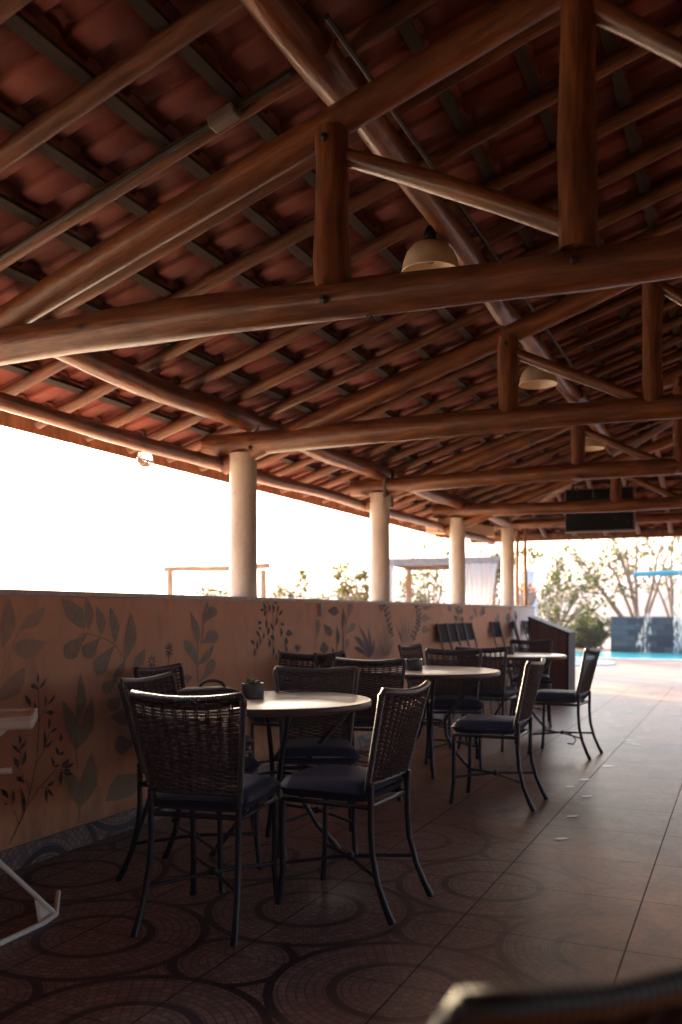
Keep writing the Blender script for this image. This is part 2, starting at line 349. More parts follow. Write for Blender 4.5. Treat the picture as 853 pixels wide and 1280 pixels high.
MURAL = [
('faint',['3123 888 3145 932 3140 933 3118 890','3145 932 3206 1059 3201 1060 3140 933','3206 1059 3248 1121 3243 1123 3201 1061','3144 1045 3148 955 3152 955 3149 1045','3202 1019 3236 996 3284 979 3339 990 3387 1026 3425 1059 3373 1066 3309 1078 3251 1075 3217 1056 3197 1033','3247 1121 3303 1124 3360 1139 3394 1174 3409 1208 3416 1232 3389 1223 3350 1209 3300 1187 3266 1153 3245 1123','3107 794 3175 799 3242 819 3270 867 3277 910 3277 942 3245 931 3200 913 3147 883 3117 839 3104 797','3137 1045 3183 1085 3219 1139 3212 1197 3191 1241 3173 1270 3159 1243 3141 1204 3122 1149 3123 1092 3133 1045']),
('olive',['3656 1082 3717 1091 3715 1096 3654 1087','3715 1091 3830 1068 3832 1073 3717 1096','3829 1068 3938 1030 3942 1035 3833 1073','3936 1031 4027 945 4034 948 3944 1034','4026 947 3981 871 3989 868 4035 945','3980 869 4015 773 4024 774 3989 870','4015 773 4085 679 4093 681 4023 774','3699 1118 3703 1171 3684 1224 3621 1253 3562 1266 3519 1272 3528 1247 3544 1212 3575 1167 3635 1136 3695 1116','3727 1110 3755 1145 3773 1189 3755 1232 3731 1262 3711 1281 3706 1260 3700 1229 3696 1187 3708 1144 3724 1110','3715 1087 3641 1068 3579 1055 3544 1035 3540 1002 3554 976 3565 969 3598 963 3638 974 3660 1003 3680 1044 3720 1084','3820 1068 3759 1051 3707 1039 3679 1023 3683 994 3700 972 3712 965 3744 961 3778 969 3792 994 3800 1030 3825 1065','3838 1081 3860 1115 3871 1156 3846 1193 3816 1218 3794 1234 3791 1215 3790 1186 3792 1147 3811 1110 3835 1081','3947 1036 3973 1078 3986 1130 3959 1179 3926 1213 3901 1234 3900 1210 3900 1174 3903 1124 3922 1075 3944 1035','4038 942 4093 990 4136 1053 4128 1122 4104 1173 4083 1206 4070 1175 4052 1128 4031 1063 4028 997 4034 942','3943 1023 3865 992 3801 967 3767 940 3769 903 3787 877 3800 871 3835 871 3875 889 3894 924 3910 972 3948 1020','4102 884 4154 893 4202 911 4216 945 4214 973 4209 994 4187 984 4155 969 4119 945 4103 914 4099 885','3930 844 3972 851 4012 867 4028 894 4031 918 4031 935 4012 927 3987 914 3955 894 3937 868 3928 845','3972 843 3915 837 3867 834 3839 823 3834 800 3843 780 3851 773 3877 766 3908 769 3926 787 3944 815 3975 840','4017 746 3961 741 3912 740 3884 730 3884 705 3896 684 3906 677 3934 668 3967 669 3982 688 3994 717 4021 743','4102 612 4080 639 4045 665 3993 670 3940 653 3898 638 3936 620 3983 594 4033 579 4072 586 4100 599','4136 469 4070 496 4015 524 3975 531 3949 508 3941 479 3944 466 3966 440 4002 421 4038 430 4081 452 4137 463','4198 276 4082 309 3970 319 3908 277 3880 229 3865 193 3918 186 3995 178 4094 181 4162 222 4203 270']),
('olive',['3637 503 3637 638 3630 639 3630 504','3630 503 3642 401 3649 400 3637 503','3639 626 3681 674 3713 737 3704 805 3682 856 3664 891 3656 859 3646 812 3633 747 3632 681 3636 627','3631 504 3654 559 3658 628 3615 693 3567 737 3531 766 3535 734 3541 687 3555 621 3590 556 3626 504','3639 502 3707 538 3767 592 3777 663 3766 720 3753 758 3731 729 3699 686 3660 625 3642 559 3635 503']),
('olive',['3656 210 3656 127 3664 125 3664 208','3657 210 3676 258 3675 315 3628 369 3579 405 3543 429 3546 402 3552 362 3568 307 3609 253 3653 210','3666 201 3739 237 3799 294 3798 370 3774 432 3753 474 3730 445 3698 400 3661 337 3654 265 3661 203']),
('navy',['3176 126 3239 205 3235 208 3172 128','3239 205 3288 278 3283 280 3235 207','3288 278 3313 351 3308 353 3283 280','3313 351 3354 488 3349 489 3308 353','3354 488 3371 673 3366 674 3349 489','3371 673 3367 849 3362 849 3366 674','3288 278 3312 303 3308 305 3284 280','3312 303 3379 356 3375 359 3308 305','3379 356 3483 421 3479 424 3375 359','3354 476 3405 535 3401 537 3350 478','3405 535 3441 613 3437 614 3401 537','3276 405 3307 352 3310 352 3279 405','3239 200 3211 274 3207 274 3235 200','3360 353 3429 344 3428 347 3360 356','3244 469 3264 419 3267 419 3247 469','3370 673 3404 724 3401 725 3367 674','3370 674 3341 725 3338 724 3367 673','3481 422 3535 416 3535 419 3481 424','3240 629 3248 481 3251 480 3243 629','3311 752 3314 766 3312 783 3298 797 3284 806 3273 811 3275 803 3278 792 3284 776 3297 762 3310 751','3340 725 3347 735 3351 748 3347 762 3340 772 3335 779 3334 773 3333 763 3333 749 3335 736 3339 725','3339 716 3321 721 3306 726 3295 727 3287 721 3285 714 3286 711 3292 706 3302 703 3312 706 3324 712 3339 715','3407 742 3417 752 3423 765 3421 779 3416 790 3411 797 3410 790 3407 781 3404 767 3405 754','3429 752 3446 757 3464 765 3474 778 3479 789 3481 797 3474 792 3463 785 3449 775 3437 763 3428 753','3403 718 3421 708 3437 700 3450 697 3462 701 3468 707 3468 710 3463 716 3452 721 3439 721 3422 718 3403 719','3433 629 3443 640 3450 653 3448 668 3442 680 3437 687 3435 681 3433 670 3429 656 3430 642 3433 630','3442 613 3457 611 3473 613 3484 619 3491 626 3495 632 3487 630 3476 629 3462 625 3450 619 3441 613','3403 542 3413 558 3420 580 3415 602 3407 619 3401 630 3401 620 3400 604 3399 582 3400 560 3402 542','3407 541 3424 542 3441 547 3452 558 3457 567 3459 574 3452 571 3441 566 3426 559 3415 550 3407 542','3517 557 3527 565 3533 576 3530 588 3524 597 3519 604 3516 599 3513 591 3510 579 3512 567 3516 557','3504 491 3508 501 3508 513 3499 525 3489 532 3481 537 3482 531 3483 523 3486 511 3494 500 3503 491','3508 493 3521 490 3534 489 3542 495 3546 501 3549 506 3542 506 3533 506 3521 505 3513 499','3473 437 3477 449 3477 464 3468 478 3458 489 3450 495 3452 488 3453 478 3457 463 3464 448 3472 437','3473 439 3484 435 3496 433 3504 437 3509 442 3512 446 3507 447 3498 448 3487 448 3478 444 3472 440','3526 431 3547 431 3567 435 3576 447 3579 459 3581 467 3571 464 3558 460 3542 454 3531 442 3525 432','3535 426 3557 419 3581 416 3601 422 3614 429 3623 435 3611 436 3594 437 3570 438 3550 433 3535 427','3535 411 3544 396 3559 383 3580 379 3597 379 3609 380 3601 387 3590 396 3573 406 3553 411 3535 412','3525 413 3512 400 3502 382 3506 362 3515 346 3521 335 3524 344 3528 357 3533 376 3531 396 3527 412','3535 398 3553 389 3571 385 3582 392 3587 401 3590 409 3581 412 3567 415 3551 416 3541 409 3535 399','3425 352 3440 350 3456 350 3466 358 3470 366 3472 372 3465 371 3454 370 3440 367 3430 360 3424 353','3419 344 3409 331 3403 314 3409 294 3417 280 3424 270 3426 279 3427 292 3429 310 3425 329 3420 344','3428 339 3430 327 3436 314 3450 303 3463 296 3472 292 3469 298 3463 307 3454 320 3441 331 3429 340','3242 582 3249 590 3254 602 3249 614 3242 623 3237 629 3236 624 3234 615 3233 604 3236 592 3241 582','3246 557 3260 562 3274 570 3280 582 3281 593 3282 600 3276 596 3268 589 3257 579 3249 568 3245 558','3241 541 3238 554 3229 568 3214 577 3200 583 3190 586 3194 579 3201 570 3213 558 3227 548 3241 540','3234 471 3238 485 3238 501 3225 514 3211 523 3201 529 3202 521 3204 510 3209 495 3220 482 3233 471','3258 479 3272 490 3284 504 3285 523 3281 537 3277 547 3273 540 3268 528 3260 512 3257 494 3257 479','3274 394 3264 410 3255 423 3246 431 3232 433 3222 430 3220 428 3220 421 3225 413 3238 408 3255 402 3273 393','3266 247 3277 271 3282 302 3272 334 3259 358 3249 375 3250 359 3252 337 3254 305 3260 273 3265 248','3167 343 3167 358 3162 373 3146 384 3131 391 3120 395 3123 387 3128 377 3136 363 3151 351 3166 343','3198 308 3206 320 3212 337 3208 355 3202 369 3198 378 3197 370 3196 357 3194 340 3196 322 3197 308','3166 314 3162 319 3155 323 3148 324 3143 323 3139 322 3142 320 3147 318 3154 315 3161 314','3358 855 3366 866 3370 881 3367 896 3361 907 3356 914 3356 907 3355 896 3354 882 3356 867','3371 833 3387 839 3404 849 3412 864 3415 875 3416 884 3410 878 3400 870 3387 858 3377 845 3370 834','3363 826 3356 840 3350 853 3343 860 3329 861 3319 859 3316 857 3314 850 3318 842 3329 838 3346 833 3362 825']),
('navy',['4443 945 4437 879 4443 878 4450 945','4461 978 4467 975 4474 973 4482 974 4488 975 4491 977 4488 978 4482 979 4474 980 4467 979','4459 972 4461 965 4466 958 4476 953 4484 950 4490 948 4487 951 4482 956 4475 962 4466 968','4459 972 4462 964 4469 956 4480 950 4490 947 4496 945 4492 948 4486 953 4477 960 4467 967','4454 968 4451 960 4451 952 4457 944 4463 938 4468 934 4467 938 4465 944 4462 953 4458 961','4454 968 4452 959 4452 949 4459 939 4466 932 4471 928 4469 932 4467 940 4463 950 4459 960','4447 967 4441 961 4437 954 4438 946 4440 939 4443 935 4444 939 4446 945 4448 953 4448 960 4448 967','4448 967 4441 960 4436 950 4437 940 4440 933 4443 928 4444 933 4445 940 4447 949 4448 959','4442 970 4431 965 4420 958 4415 949 4413 941 4413 936 4417 940 4422 946 4430 954 4437 963','4442 970 4433 966 4424 961 4421 954 4420 948 4420 944 4423 947 4428 951 4435 957 4439 964','4439 976 4429 976 4417 976 4409 972 4403 968 4400 966 4405 966 4412 968 4423 970 4432 973','4439 976 4431 976 4422 976 4416 973 4412 970 4410 968 4414 968 4420 969 4427 970 4434 973 4439 975','4439 982 4434 987 4427 992 4417 994 4409 995 4403 995 4407 993 4413 990 4421 986 4431 984','4439 982 4433 988 4424 993 4412 996 4403 996 4397 997 4401 995 4408 991 4418 987 4429 984','4443 988 4443 994 4440 1002 4433 1009 4426 1013 4421 1016 4423 1012 4426 1007 4430 1000 4436 993 4442 988','4442 988 4442 995 4439 1005 4430 1012 4422 1018 4416 1021 4418 1017 4423 1011 4428 1002 4436 994 4442 987','4448 990 4453 996 4455 1005 4452 1013 4448 1018 4444 1022 4444 1018 4444 1012 4444 1004 4446 996','4448 990 4453 998 4455 1008 4452 1018 4446 1025 4443 1029 4443 1025 4443 1017 4444 1008 4446 998','4454 989 4464 996 4473 1006 4475 1017 4474 1025 4473 1031 4471 1026 4467 1018 4462 1008 4457 997','4454 989 4462 994 4469 1002 4471 1010 4470 1017 4468 1021 4466 1017 4463 1012 4458 1004 4455 996','4459 984 4470 986 4481 990 4488 997 4492 1002 4494 1006 4489 1004 4482 1000 4473 995 4465 989','4459 984 4468 986 4477 989 4481 993 4484 998 4485 1001 4481 999 4475 997 4468 993 4462 989','4461 978 4468 975 4477 972 4487 973 4494 974 4498 976 4494 977 4487 978 4478 979 4468 979','4455 978 4458 976 4462 974 4466 975 4469 976 4471 978 4469 979 4466 980 4462 981 4458 980','4453 974 4452 970 4453 965 4458 962 4463 960 4467 959 4467 961 4466 964 4463 968 4459 972 4454 974','4452 973 4451 968 4451 963 4456 958 4462 955 4466 953 4465 955 4464 959 4462 965 4457 969 4453 973','4448 972 4443 969 4439 965 4441 960 4443 957 4445 954 4447 956 4449 959 4451 964 4450 969 4449 972','4447 973 4441 969 4436 965 4436 959 4438 955 4440 952 4442 954 4444 958 4448 963 4448 968 4448 973','4444 976 4439 977 4433 976 4431 974 4430 972 4430 970 4433 970 4436 970 4441 971 4443 973','4444 977 4438 979 4433 979 4429 977 4426 975 4425 973 4428 973 4432 973 4437 973 4441 975','4445 982 4444 986 4441 990 4435 993 4429 994 4425 995 4426 993 4429 990 4433 986 4439 983 4444 982','4445 983 4446 986 4445 990 4441 993 4436 995 4432 996 4433 994 4434 991 4436 987 4440 984','4449 985 4454 989 4457 995 4454 1000 4451 1004 4448 1007 4447 1004 4446 1000 4445 995 4447 989','4450 984 4455 987 4458 991 4457 996 4454 999 4452 1001 4451 999 4449 996 4447 992 4448 988','4454 982 4461 983 4467 985 4469 989 4469 992 4469 994 4466 993 4462 992 4457 989 4455 985','4455 981 4462 981 4469 983 4473 986 4474 989 4475 992 4472 991 4467 990 4461 988 4457 984 4454 981']),
('navy',['4275 904 4278 859 4285 859 4281 904','4288 919 4293 916 4300 914 4307 915 4312 916 4316 918 4312 918 4307 919 4300 920 4293 920','4285 913 4287 907 4292 901 4300 897 4307 894 4312 892 4309 895 4305 899 4299 905 4292 910 4286 913','4285 913 4287 906 4291 898 4300 892 4308 888 4314 885 4311 889 4306 894 4299 901 4292 908','4279 910 4275 905 4272 898 4275 891 4279 886 4282 882 4282 886 4282 891 4282 898 4281 905','4278 910 4273 904 4269 896 4271 887 4275 881 4278 877 4278 881 4279 887 4280 895 4279 904','4271 913 4264 911 4257 907 4254 902 4254 898 4254 895 4257 896 4261 899 4266 904 4269 908 4272 913','4270 913 4262 911 4254 907 4249 901 4247 896 4247 893 4250 895 4255 899 4262 903 4267 909 4271 913','4268 919 4259 922 4249 923 4239 921 4232 919 4228 918 4233 917 4240 917 4250 917 4260 918','4268 920 4262 923 4254 925 4246 924 4241 923 4237 921 4241 921 4246 920 4254 919 4262 919','4270 926 4268 932 4263 938 4255 943 4247 946 4242 948 4245 945 4249 941 4255 935 4263 930','4271 926 4270 931 4268 937 4261 941 4255 943 4251 945 4253 942 4255 939 4259 934 4265 929 4270 926','4277 928 4281 935 4283 942 4281 950 4277 955 4274 959 4274 955 4273 950 4273 942 4275 935','4278 928 4283 935 4286 944 4284 954 4281 960 4278 965 4278 960 4277 954 4276 945 4277 936','4284 926 4292 929 4300 933 4303 939 4304 943 4304 947 4301 944 4297 941 4291 936 4287 931','4285 925 4294 928 4303 933 4308 939 4310 944 4311 948 4308 945 4302 942 4295 936 4289 931 4285 926','4288 920 4294 917 4301 916 4308 917 4313 919 4316 921 4312 921 4307 922 4300 922 4293 921']),
('grey',['4763 767 4757 861 4745 862 4750 768','4757 861 4768 990 4755 990 4745 862','4804 1000 4826 1118 4815 1119 4794 1001','4758 990 4777 1038 4779 1096 4743 1149 4703 1186 4673 1210 4680 1183 4690 1144 4705 1088 4730 1034 4755 990','4759 850 4748 912 4736 964 4709 1001 4658 1025 4619 1034 4608 1031 4601 1013 4615 980 4656 947 4709 905 4754 849','4763 872 4826 883 4891 905 4925 942 4938 973 4944 996 4916 983 4875 964 4823 936 4785 903 4760 873','4791 764 4866 794 4929 819 4964 846 4965 879 4950 900 4938 904 4906 900 4869 880 4849 849 4829 808 4786 766','4817 1118 4859 1147 4892 1184 4891 1226 4877 1257 4864 1277 4853 1259 4836 1230 4817 1191 4812 1151 4814 1118','4845 1147 4904 1164 4957 1177 4984 1193 4976 1217 4954 1235 4941 1240 4907 1241 4873 1231 4863 1209 4860 1179 4840 1149','4791 1008 4869 1008 4940 1005 4984 1013 4997 1042 4987 1069 4976 1078 4939 1091 4892 1091 4862 1071 4833 1039 4786 1012','4644 767 4665 782 4687 794 4692 805 4672 815 4648 821 4637 822 4615 819 4601 811 4609 799 4628 784 4640 767']),
('navy',['5654 1268 5639 1091 5645 1091 5660 1268','5740 1254 5740 962 5746 962 5746 1254','5811 1202 5771 1104 5777 1103 5817 1201','5628 1216 5636 1230 5639 1247 5625 1262 5609 1272 5597 1278 5597 1270 5599 1259 5603 1243 5614 1228 5626 1216','5612 1172 5630 1184 5643 1200 5641 1217 5633 1230 5627 1238 5623 1230 5617 1218 5610 1202 5609 1185 5611 1172','5611 1224 5596 1229 5578 1232 5565 1227 5557 1221 5552 1216 5560 1214 5573 1212 5589 1211 5602 1216 5612 1223','5666 1272 5677 1280 5682 1288 5669 1292 5654 1293 5642 1293 5638 1289 5633 1283 5633 1276 5647 1272 5664 1271','5681 1197 5698 1211 5710 1229 5705 1246 5696 1259 5688 1268 5685 1260 5681 1247 5676 1229 5677 1212 5680 1198','5759 1201 5771 1216 5776 1234 5763 1250 5747 1261 5735 1268 5734 1260 5734 1248 5736 1231 5746 1214 5758 1201','5743 1275 5765 1271 5785 1266 5798 1266 5806 1274 5807 1282 5805 1286 5796 1292 5783 1295 5772 1291 5759 1283 5742 1277','5815 1201 5828 1213 5838 1229 5832 1244 5822 1254 5814 1262 5812 1254 5809 1243 5806 1228 5809 1213 5813 1201','5831 1178 5855 1184 5878 1193 5887 1206 5888 1217 5887 1224 5877 1219 5862 1212 5844 1202 5834 1190 5829 1179','5775 1103 5799 1115 5819 1130 5822 1148 5818 1162 5814 1171 5806 1163 5796 1152 5782 1135 5776 1118 5773 1104','5643 1091 5658 1104 5669 1120 5662 1137 5651 1149 5642 1157 5639 1149 5636 1137 5632 1121 5636 1104 5641 1091','5582 1129 5564 1136 5549 1143 5537 1145 5527 1139 5522 1131 5522 1127 5527 1120 5537 1115 5549 1117 5564 1124 5582 1127','5568 1074 5569 1084 5572 1093 5569 1098 5555 1101 5542 1100 5537 1099 5531 1095 5529 1089 5538 1085 5553 1080 5566 1073','5545 1027 5548 1040 5544 1055 5525 1067 5507 1074 5493 1079 5496 1072 5501 1061 5510 1048 5527 1036 5544 1027','5666 1038 5684 1051 5697 1067 5692 1084 5681 1097 5673 1105 5668 1097 5663 1085 5657 1069 5659 1052 5664 1039','5751 1067 5757 1082 5754 1101 5733 1115 5712 1125 5696 1131 5699 1122 5704 1110 5713 1093 5732 1078 5750 1066','5597 1011 5610 1020 5620 1033 5617 1046 5610 1055 5604 1062 5601 1056 5597 1047 5593 1034 5593 1021 5596 1011','5552 968 5566 983 5574 1001 5568 1019 5557 1032 5549 1041 5548 1032 5546 1019 5544 1001 5547 983 5551 968','5508 934 5522 948 5531 966 5524 984 5513 997 5504 1006 5503 997 5501 984 5499 966 5502 948 5507 934','5464 892 5482 904 5495 919 5490 936 5479 948 5471 957 5466 949 5460 938 5454 922 5457 906 5463 892','5465 979 5471 990 5471 1002 5453 1010 5434 1013 5420 1016 5420 1010 5421 1001 5426 990 5444 983 5463 978','5681 949 5700 961 5714 977 5709 994 5699 1007 5691 1016 5687 1008 5680 996 5674 980 5675 963 5680 949','5760 995 5760 1011 5762 1024 5756 1033 5736 1038 5719 1038 5713 1037 5705 1031 5705 1022 5719 1015 5740 1007 5757 995','5743 880 5762 895 5776 915 5769 936 5757 951 5747 962 5744 952 5740 937 5735 917 5737 896 5742 880','5863 874 5870 889 5869 906 5850 921 5829 931 5814 937 5816 929 5820 917 5827 901 5844 886 5862 874','5783 855 5799 866 5811 880 5810 895 5804 907 5798 915 5794 908 5789 897 5783 883 5781 868 5782 855','5871 1019 5886 1034 5894 1053 5886 1072 5873 1086 5862 1095 5861 1086 5860 1072 5859 1053 5864 1034 5870 1019','5928 1110 5912 1119 5900 1127 5887 1130 5873 1126 5863 1121 5861 1118 5863 1111 5872 1106 5886 1106 5906 1109 5927 1109','6003 1023 6030 1030 6052 1040 6045 1053 6013 1066 5986 1076 5970 1065 5949 1052 5944 1038 5963 1029 5987 1023','5946 955 5967 968 5982 985 5972 1003 5957 1016 5944 1024 5939 1016 5931 1004 5925 987 5932 969 5943 955','5962 901 5974 914 5979 930 5965 946 5949 956 5936 963 5935 955 5935 944 5937 928 5948 913 5960 901']),
('navy',['7004 863 7009 1055 6995 1055 6990 864','7009 1055 7004 1238 6990 1238 6995 1055','6879 868 6879 1086 6867 1086 6867 869','6135 894 6161 911 6188 926 6194 938 6169 949 6138 955 6125 955 6099 951 6082 942 6092 929 6116 913 6129 894','6081 794 6096 813 6103 837 6088 861 6069 878 6054 889 6055 878 6056 861 6058 837 6068 813 6079 794','6905 1210 6885 1232 6850 1251 6792 1251 6729 1233 6678 1218 6718 1203 6767 1183 6822 1175 6868 1184 6901 1198','6764 1010 6779 1031 6780 1056 6739 1081 6667 1098 6606 1110 6621 1086 6635 1055 6664 1028 6706 1013 6747 1006','6631 871 6672 884 6704 902 6691 927 6637 951 6591 969 6572 949 6545 924 6541 900 6571 883 6607 871','6987 1065 7029 1099 7059 1141 7045 1185 7019 1217 6997 1238 6991 1217 6983 1186 6973 1143 6976 1100 6983 1065','6875 916 6911 949 6935 991 6918 1034 6891 1065 6869 1086 6866 1066 6862 1035 6857 993 6863 950 6872 916','6785 863 6804 872 6816 885 6807 898 6793 908 6782 914 6777 908 6771 899 6766 886 6773 873 6783 863']),
('grey',['6449 903 6459 975 6449 975 6439 904','7015 863 7019 978 7008 978 7003 863','7019 978 7091 1150 7079 1151 7008 979','6457 975 6508 1026 6547 1069 6557 1105 6534 1138 6506 1154 6494 1155 6472 1141 6456 1111 6462 1074 6468 1029 6452 975','7083 1141 7147 1182 7199 1218 7219 1248 7201 1277 7173 1292 7159 1293 7129 1282 7103 1258 7101 1226 7102 1187 7078 1141','7054 1015 7146 1032 7225 1045 7271 1063 7277 1089 7260 1108 7246 1113 7205 1113 7155 1102 7128 1079 7100 1047 7049 1017','7054 871 7096 899 7131 923 7142 944 7123 965 7098 976 7087 977 7064 970 7046 953 7049 931 7058 903 7049 871']),
('navy',['7581 789 7503 834 7437 870 7371 892 7297 901 7252 900 7244 896 7258 882 7307 861 7381 843 7476 822 7578 788','7590 789 7532 862 7477 921 7410 962 7322 989 7264 998 7252 995 7261 975 7310 940 7391 902 7491 853 7585 788','7595 788 7601 853 7576 932 7492 1004 7410 1053 7350 1084 7380 1050 7424 997 7479 923 7540 848 7591 788','7595 788 7635 844 7658 915 7628 986 7586 1038 7553 1071 7562 1038 7574 987 7581 916 7588 845 7592 788','7603 788 7661 818 7713 859 7725 906 7718 941 7709 965 7695 944 7675 912 7643 868 7618 823 7600 788','7602 788 7640 810 7670 840 7670 873 7659 898 7648 915 7641 900 7631 877 7615 845 7606 813 7600 788']),
('faint',['7944 777 7939 823 7914 879 7856 931 7800 967 7759 990 7787 965 7826 928 7872 875 7913 821 7943 777','7950 777 7958 839 7945 915 7889 988 7831 1040 7788 1073 7817 1039 7859 987 7902 913 7931 838 7948 777','7974 776 8004 841 8017 924 7983 1006 7938 1065 7902 1104 7924 1065 7951 1006 7972 924 7977 842 7972 776','7991 775 8036 839 8067 920 8051 1003 8018 1063 7991 1103 8003 1063 8019 1004 8022 922 8009 840 7990 775','8006 774 8060 830 8104 903 8104 978 8084 1033 8065 1069 8069 1033 8071 979 8059 905 8032 832 8005 775','8024 774 8086 815 8144 869 8164 928 8162 973 8156 1003 8148 974 8132 932 8099 874 8059 818 8022 774','8033 773 8097 802 8160 842 8191 888 8200 923 8203 947 8186 925 8160 893 8116 849 8070 807 8031 773','7959 777 7960 811 7946 852 7904 891 7861 918 7830 935 7848 917 7874 889 7904 849 7934 809 7957 777']),
('navy',['7927 1295 8016 1167 8025 1167 7936 1296','8016 1167 8131 992 8140 992 8025 1167','7918 1285 7921 1295 7916 1305 7895 1310 7875 1313 7860 1314 7862 1310 7866 1303 7876 1294 7896 1288 7916 1284','7933 1276 7960 1278 7985 1284 7992 1293 7992 1302 7991 1307 7979 1305 7963 1301 7943 1294 7934 1285 7932 1276','7949 1268 7952 1278 7948 1288 7927 1294 7906 1296 7890 1298 7893 1293 7897 1286 7907 1277 7927 1271 7947 1267','7965 1259 7992 1262 8016 1267 8024 1276 8024 1285 8023 1291 8011 1288 7994 1284 7975 1277 7966 1268 7963 1259','7980 1247 7983 1257 7978 1267 7957 1273 7936 1276 7921 1277 7923 1273 7927 1266 7937 1257 7957 1251 7978 1247','7991 1224 8018 1227 8043 1232 8051 1241 8051 1250 8050 1256 8038 1253 8021 1249 8001 1242 7992 1233 7990 1224','8003 1202 8007 1212 8002 1222 7980 1228 7959 1231 7944 1232 7946 1227 7951 1220 7960 1211 7981 1205 8002 1201','8015 1178 8042 1181 8067 1186 8075 1195 8075 1204 8074 1209 8062 1207 8045 1203 8025 1196 8016 1187 8014 1179','8031 1154 8034 1164 8030 1174 8008 1180 7987 1183 7971 1185 7974 1180 7978 1173 7988 1164 8009 1158 8029 1154','8051 1128 8078 1130 8103 1135 8112 1145 8112 1153 8110 1159 8098 1156 8081 1152 8061 1146 8052 1137 8049 1128','8071 1102 8075 1112 8070 1122 8048 1129 8027 1132 8011 1133 8013 1128 8018 1121 8028 1112 8048 1106 8069 1102','8091 1075 8119 1077 8144 1082 8152 1092 8152 1100 8151 1106 8139 1104 8121 1100 8101 1093 8092 1084 8090 1076','8104 1054 8108 1064 8103 1074 8081 1081 8059 1084 8044 1086 8046 1081 8051 1074 8060 1064 8081 1058 8103 1053','8115 1033 8142 1035 8168 1040 8176 1049 8176 1058 8175 1064 8162 1061 8145 1057 8125 1051 8116 1042 8113 1033','8125 1013 8129 1023 8124 1033 8102 1040 8080 1043 8064 1045 8067 1040 8071 1033 8081 1024 8102 1017 8124 1012','8136 992 8164 994 8189 999 8198 1008 8198 1016 8196 1022 8184 1020 8166 1016 8146 1010 8137 1001 8134 992','7851 1273 7854 1283 7850 1292 7830 1298 7811 1300 7797 1301 7799 1297 7803 1290 7812 1282 7831 1277 7850 1273','7863 1259 7887 1261 7910 1266 7918 1275 7918 1283 7916 1288 7905 1286 7890 1282 7872 1275 7864 1267 7861 1259','7874 1244 7877 1254 7873 1263 7853 1269 7834 1271 7820 1273 7822 1268 7826 1262 7835 1253 7854 1248 7873 1244','7886 1230 7911 1232 7933 1237 7941 1246 7941 1253 7940 1259 7929 1257 7913 1253 7895 1246 7887 1238 7884 1230','7897 1215 7900 1225 7896 1234 7876 1240 7857 1242 7843 1244 7845 1239 7849 1233 7858 1224 7877 1219 7896 1215']),
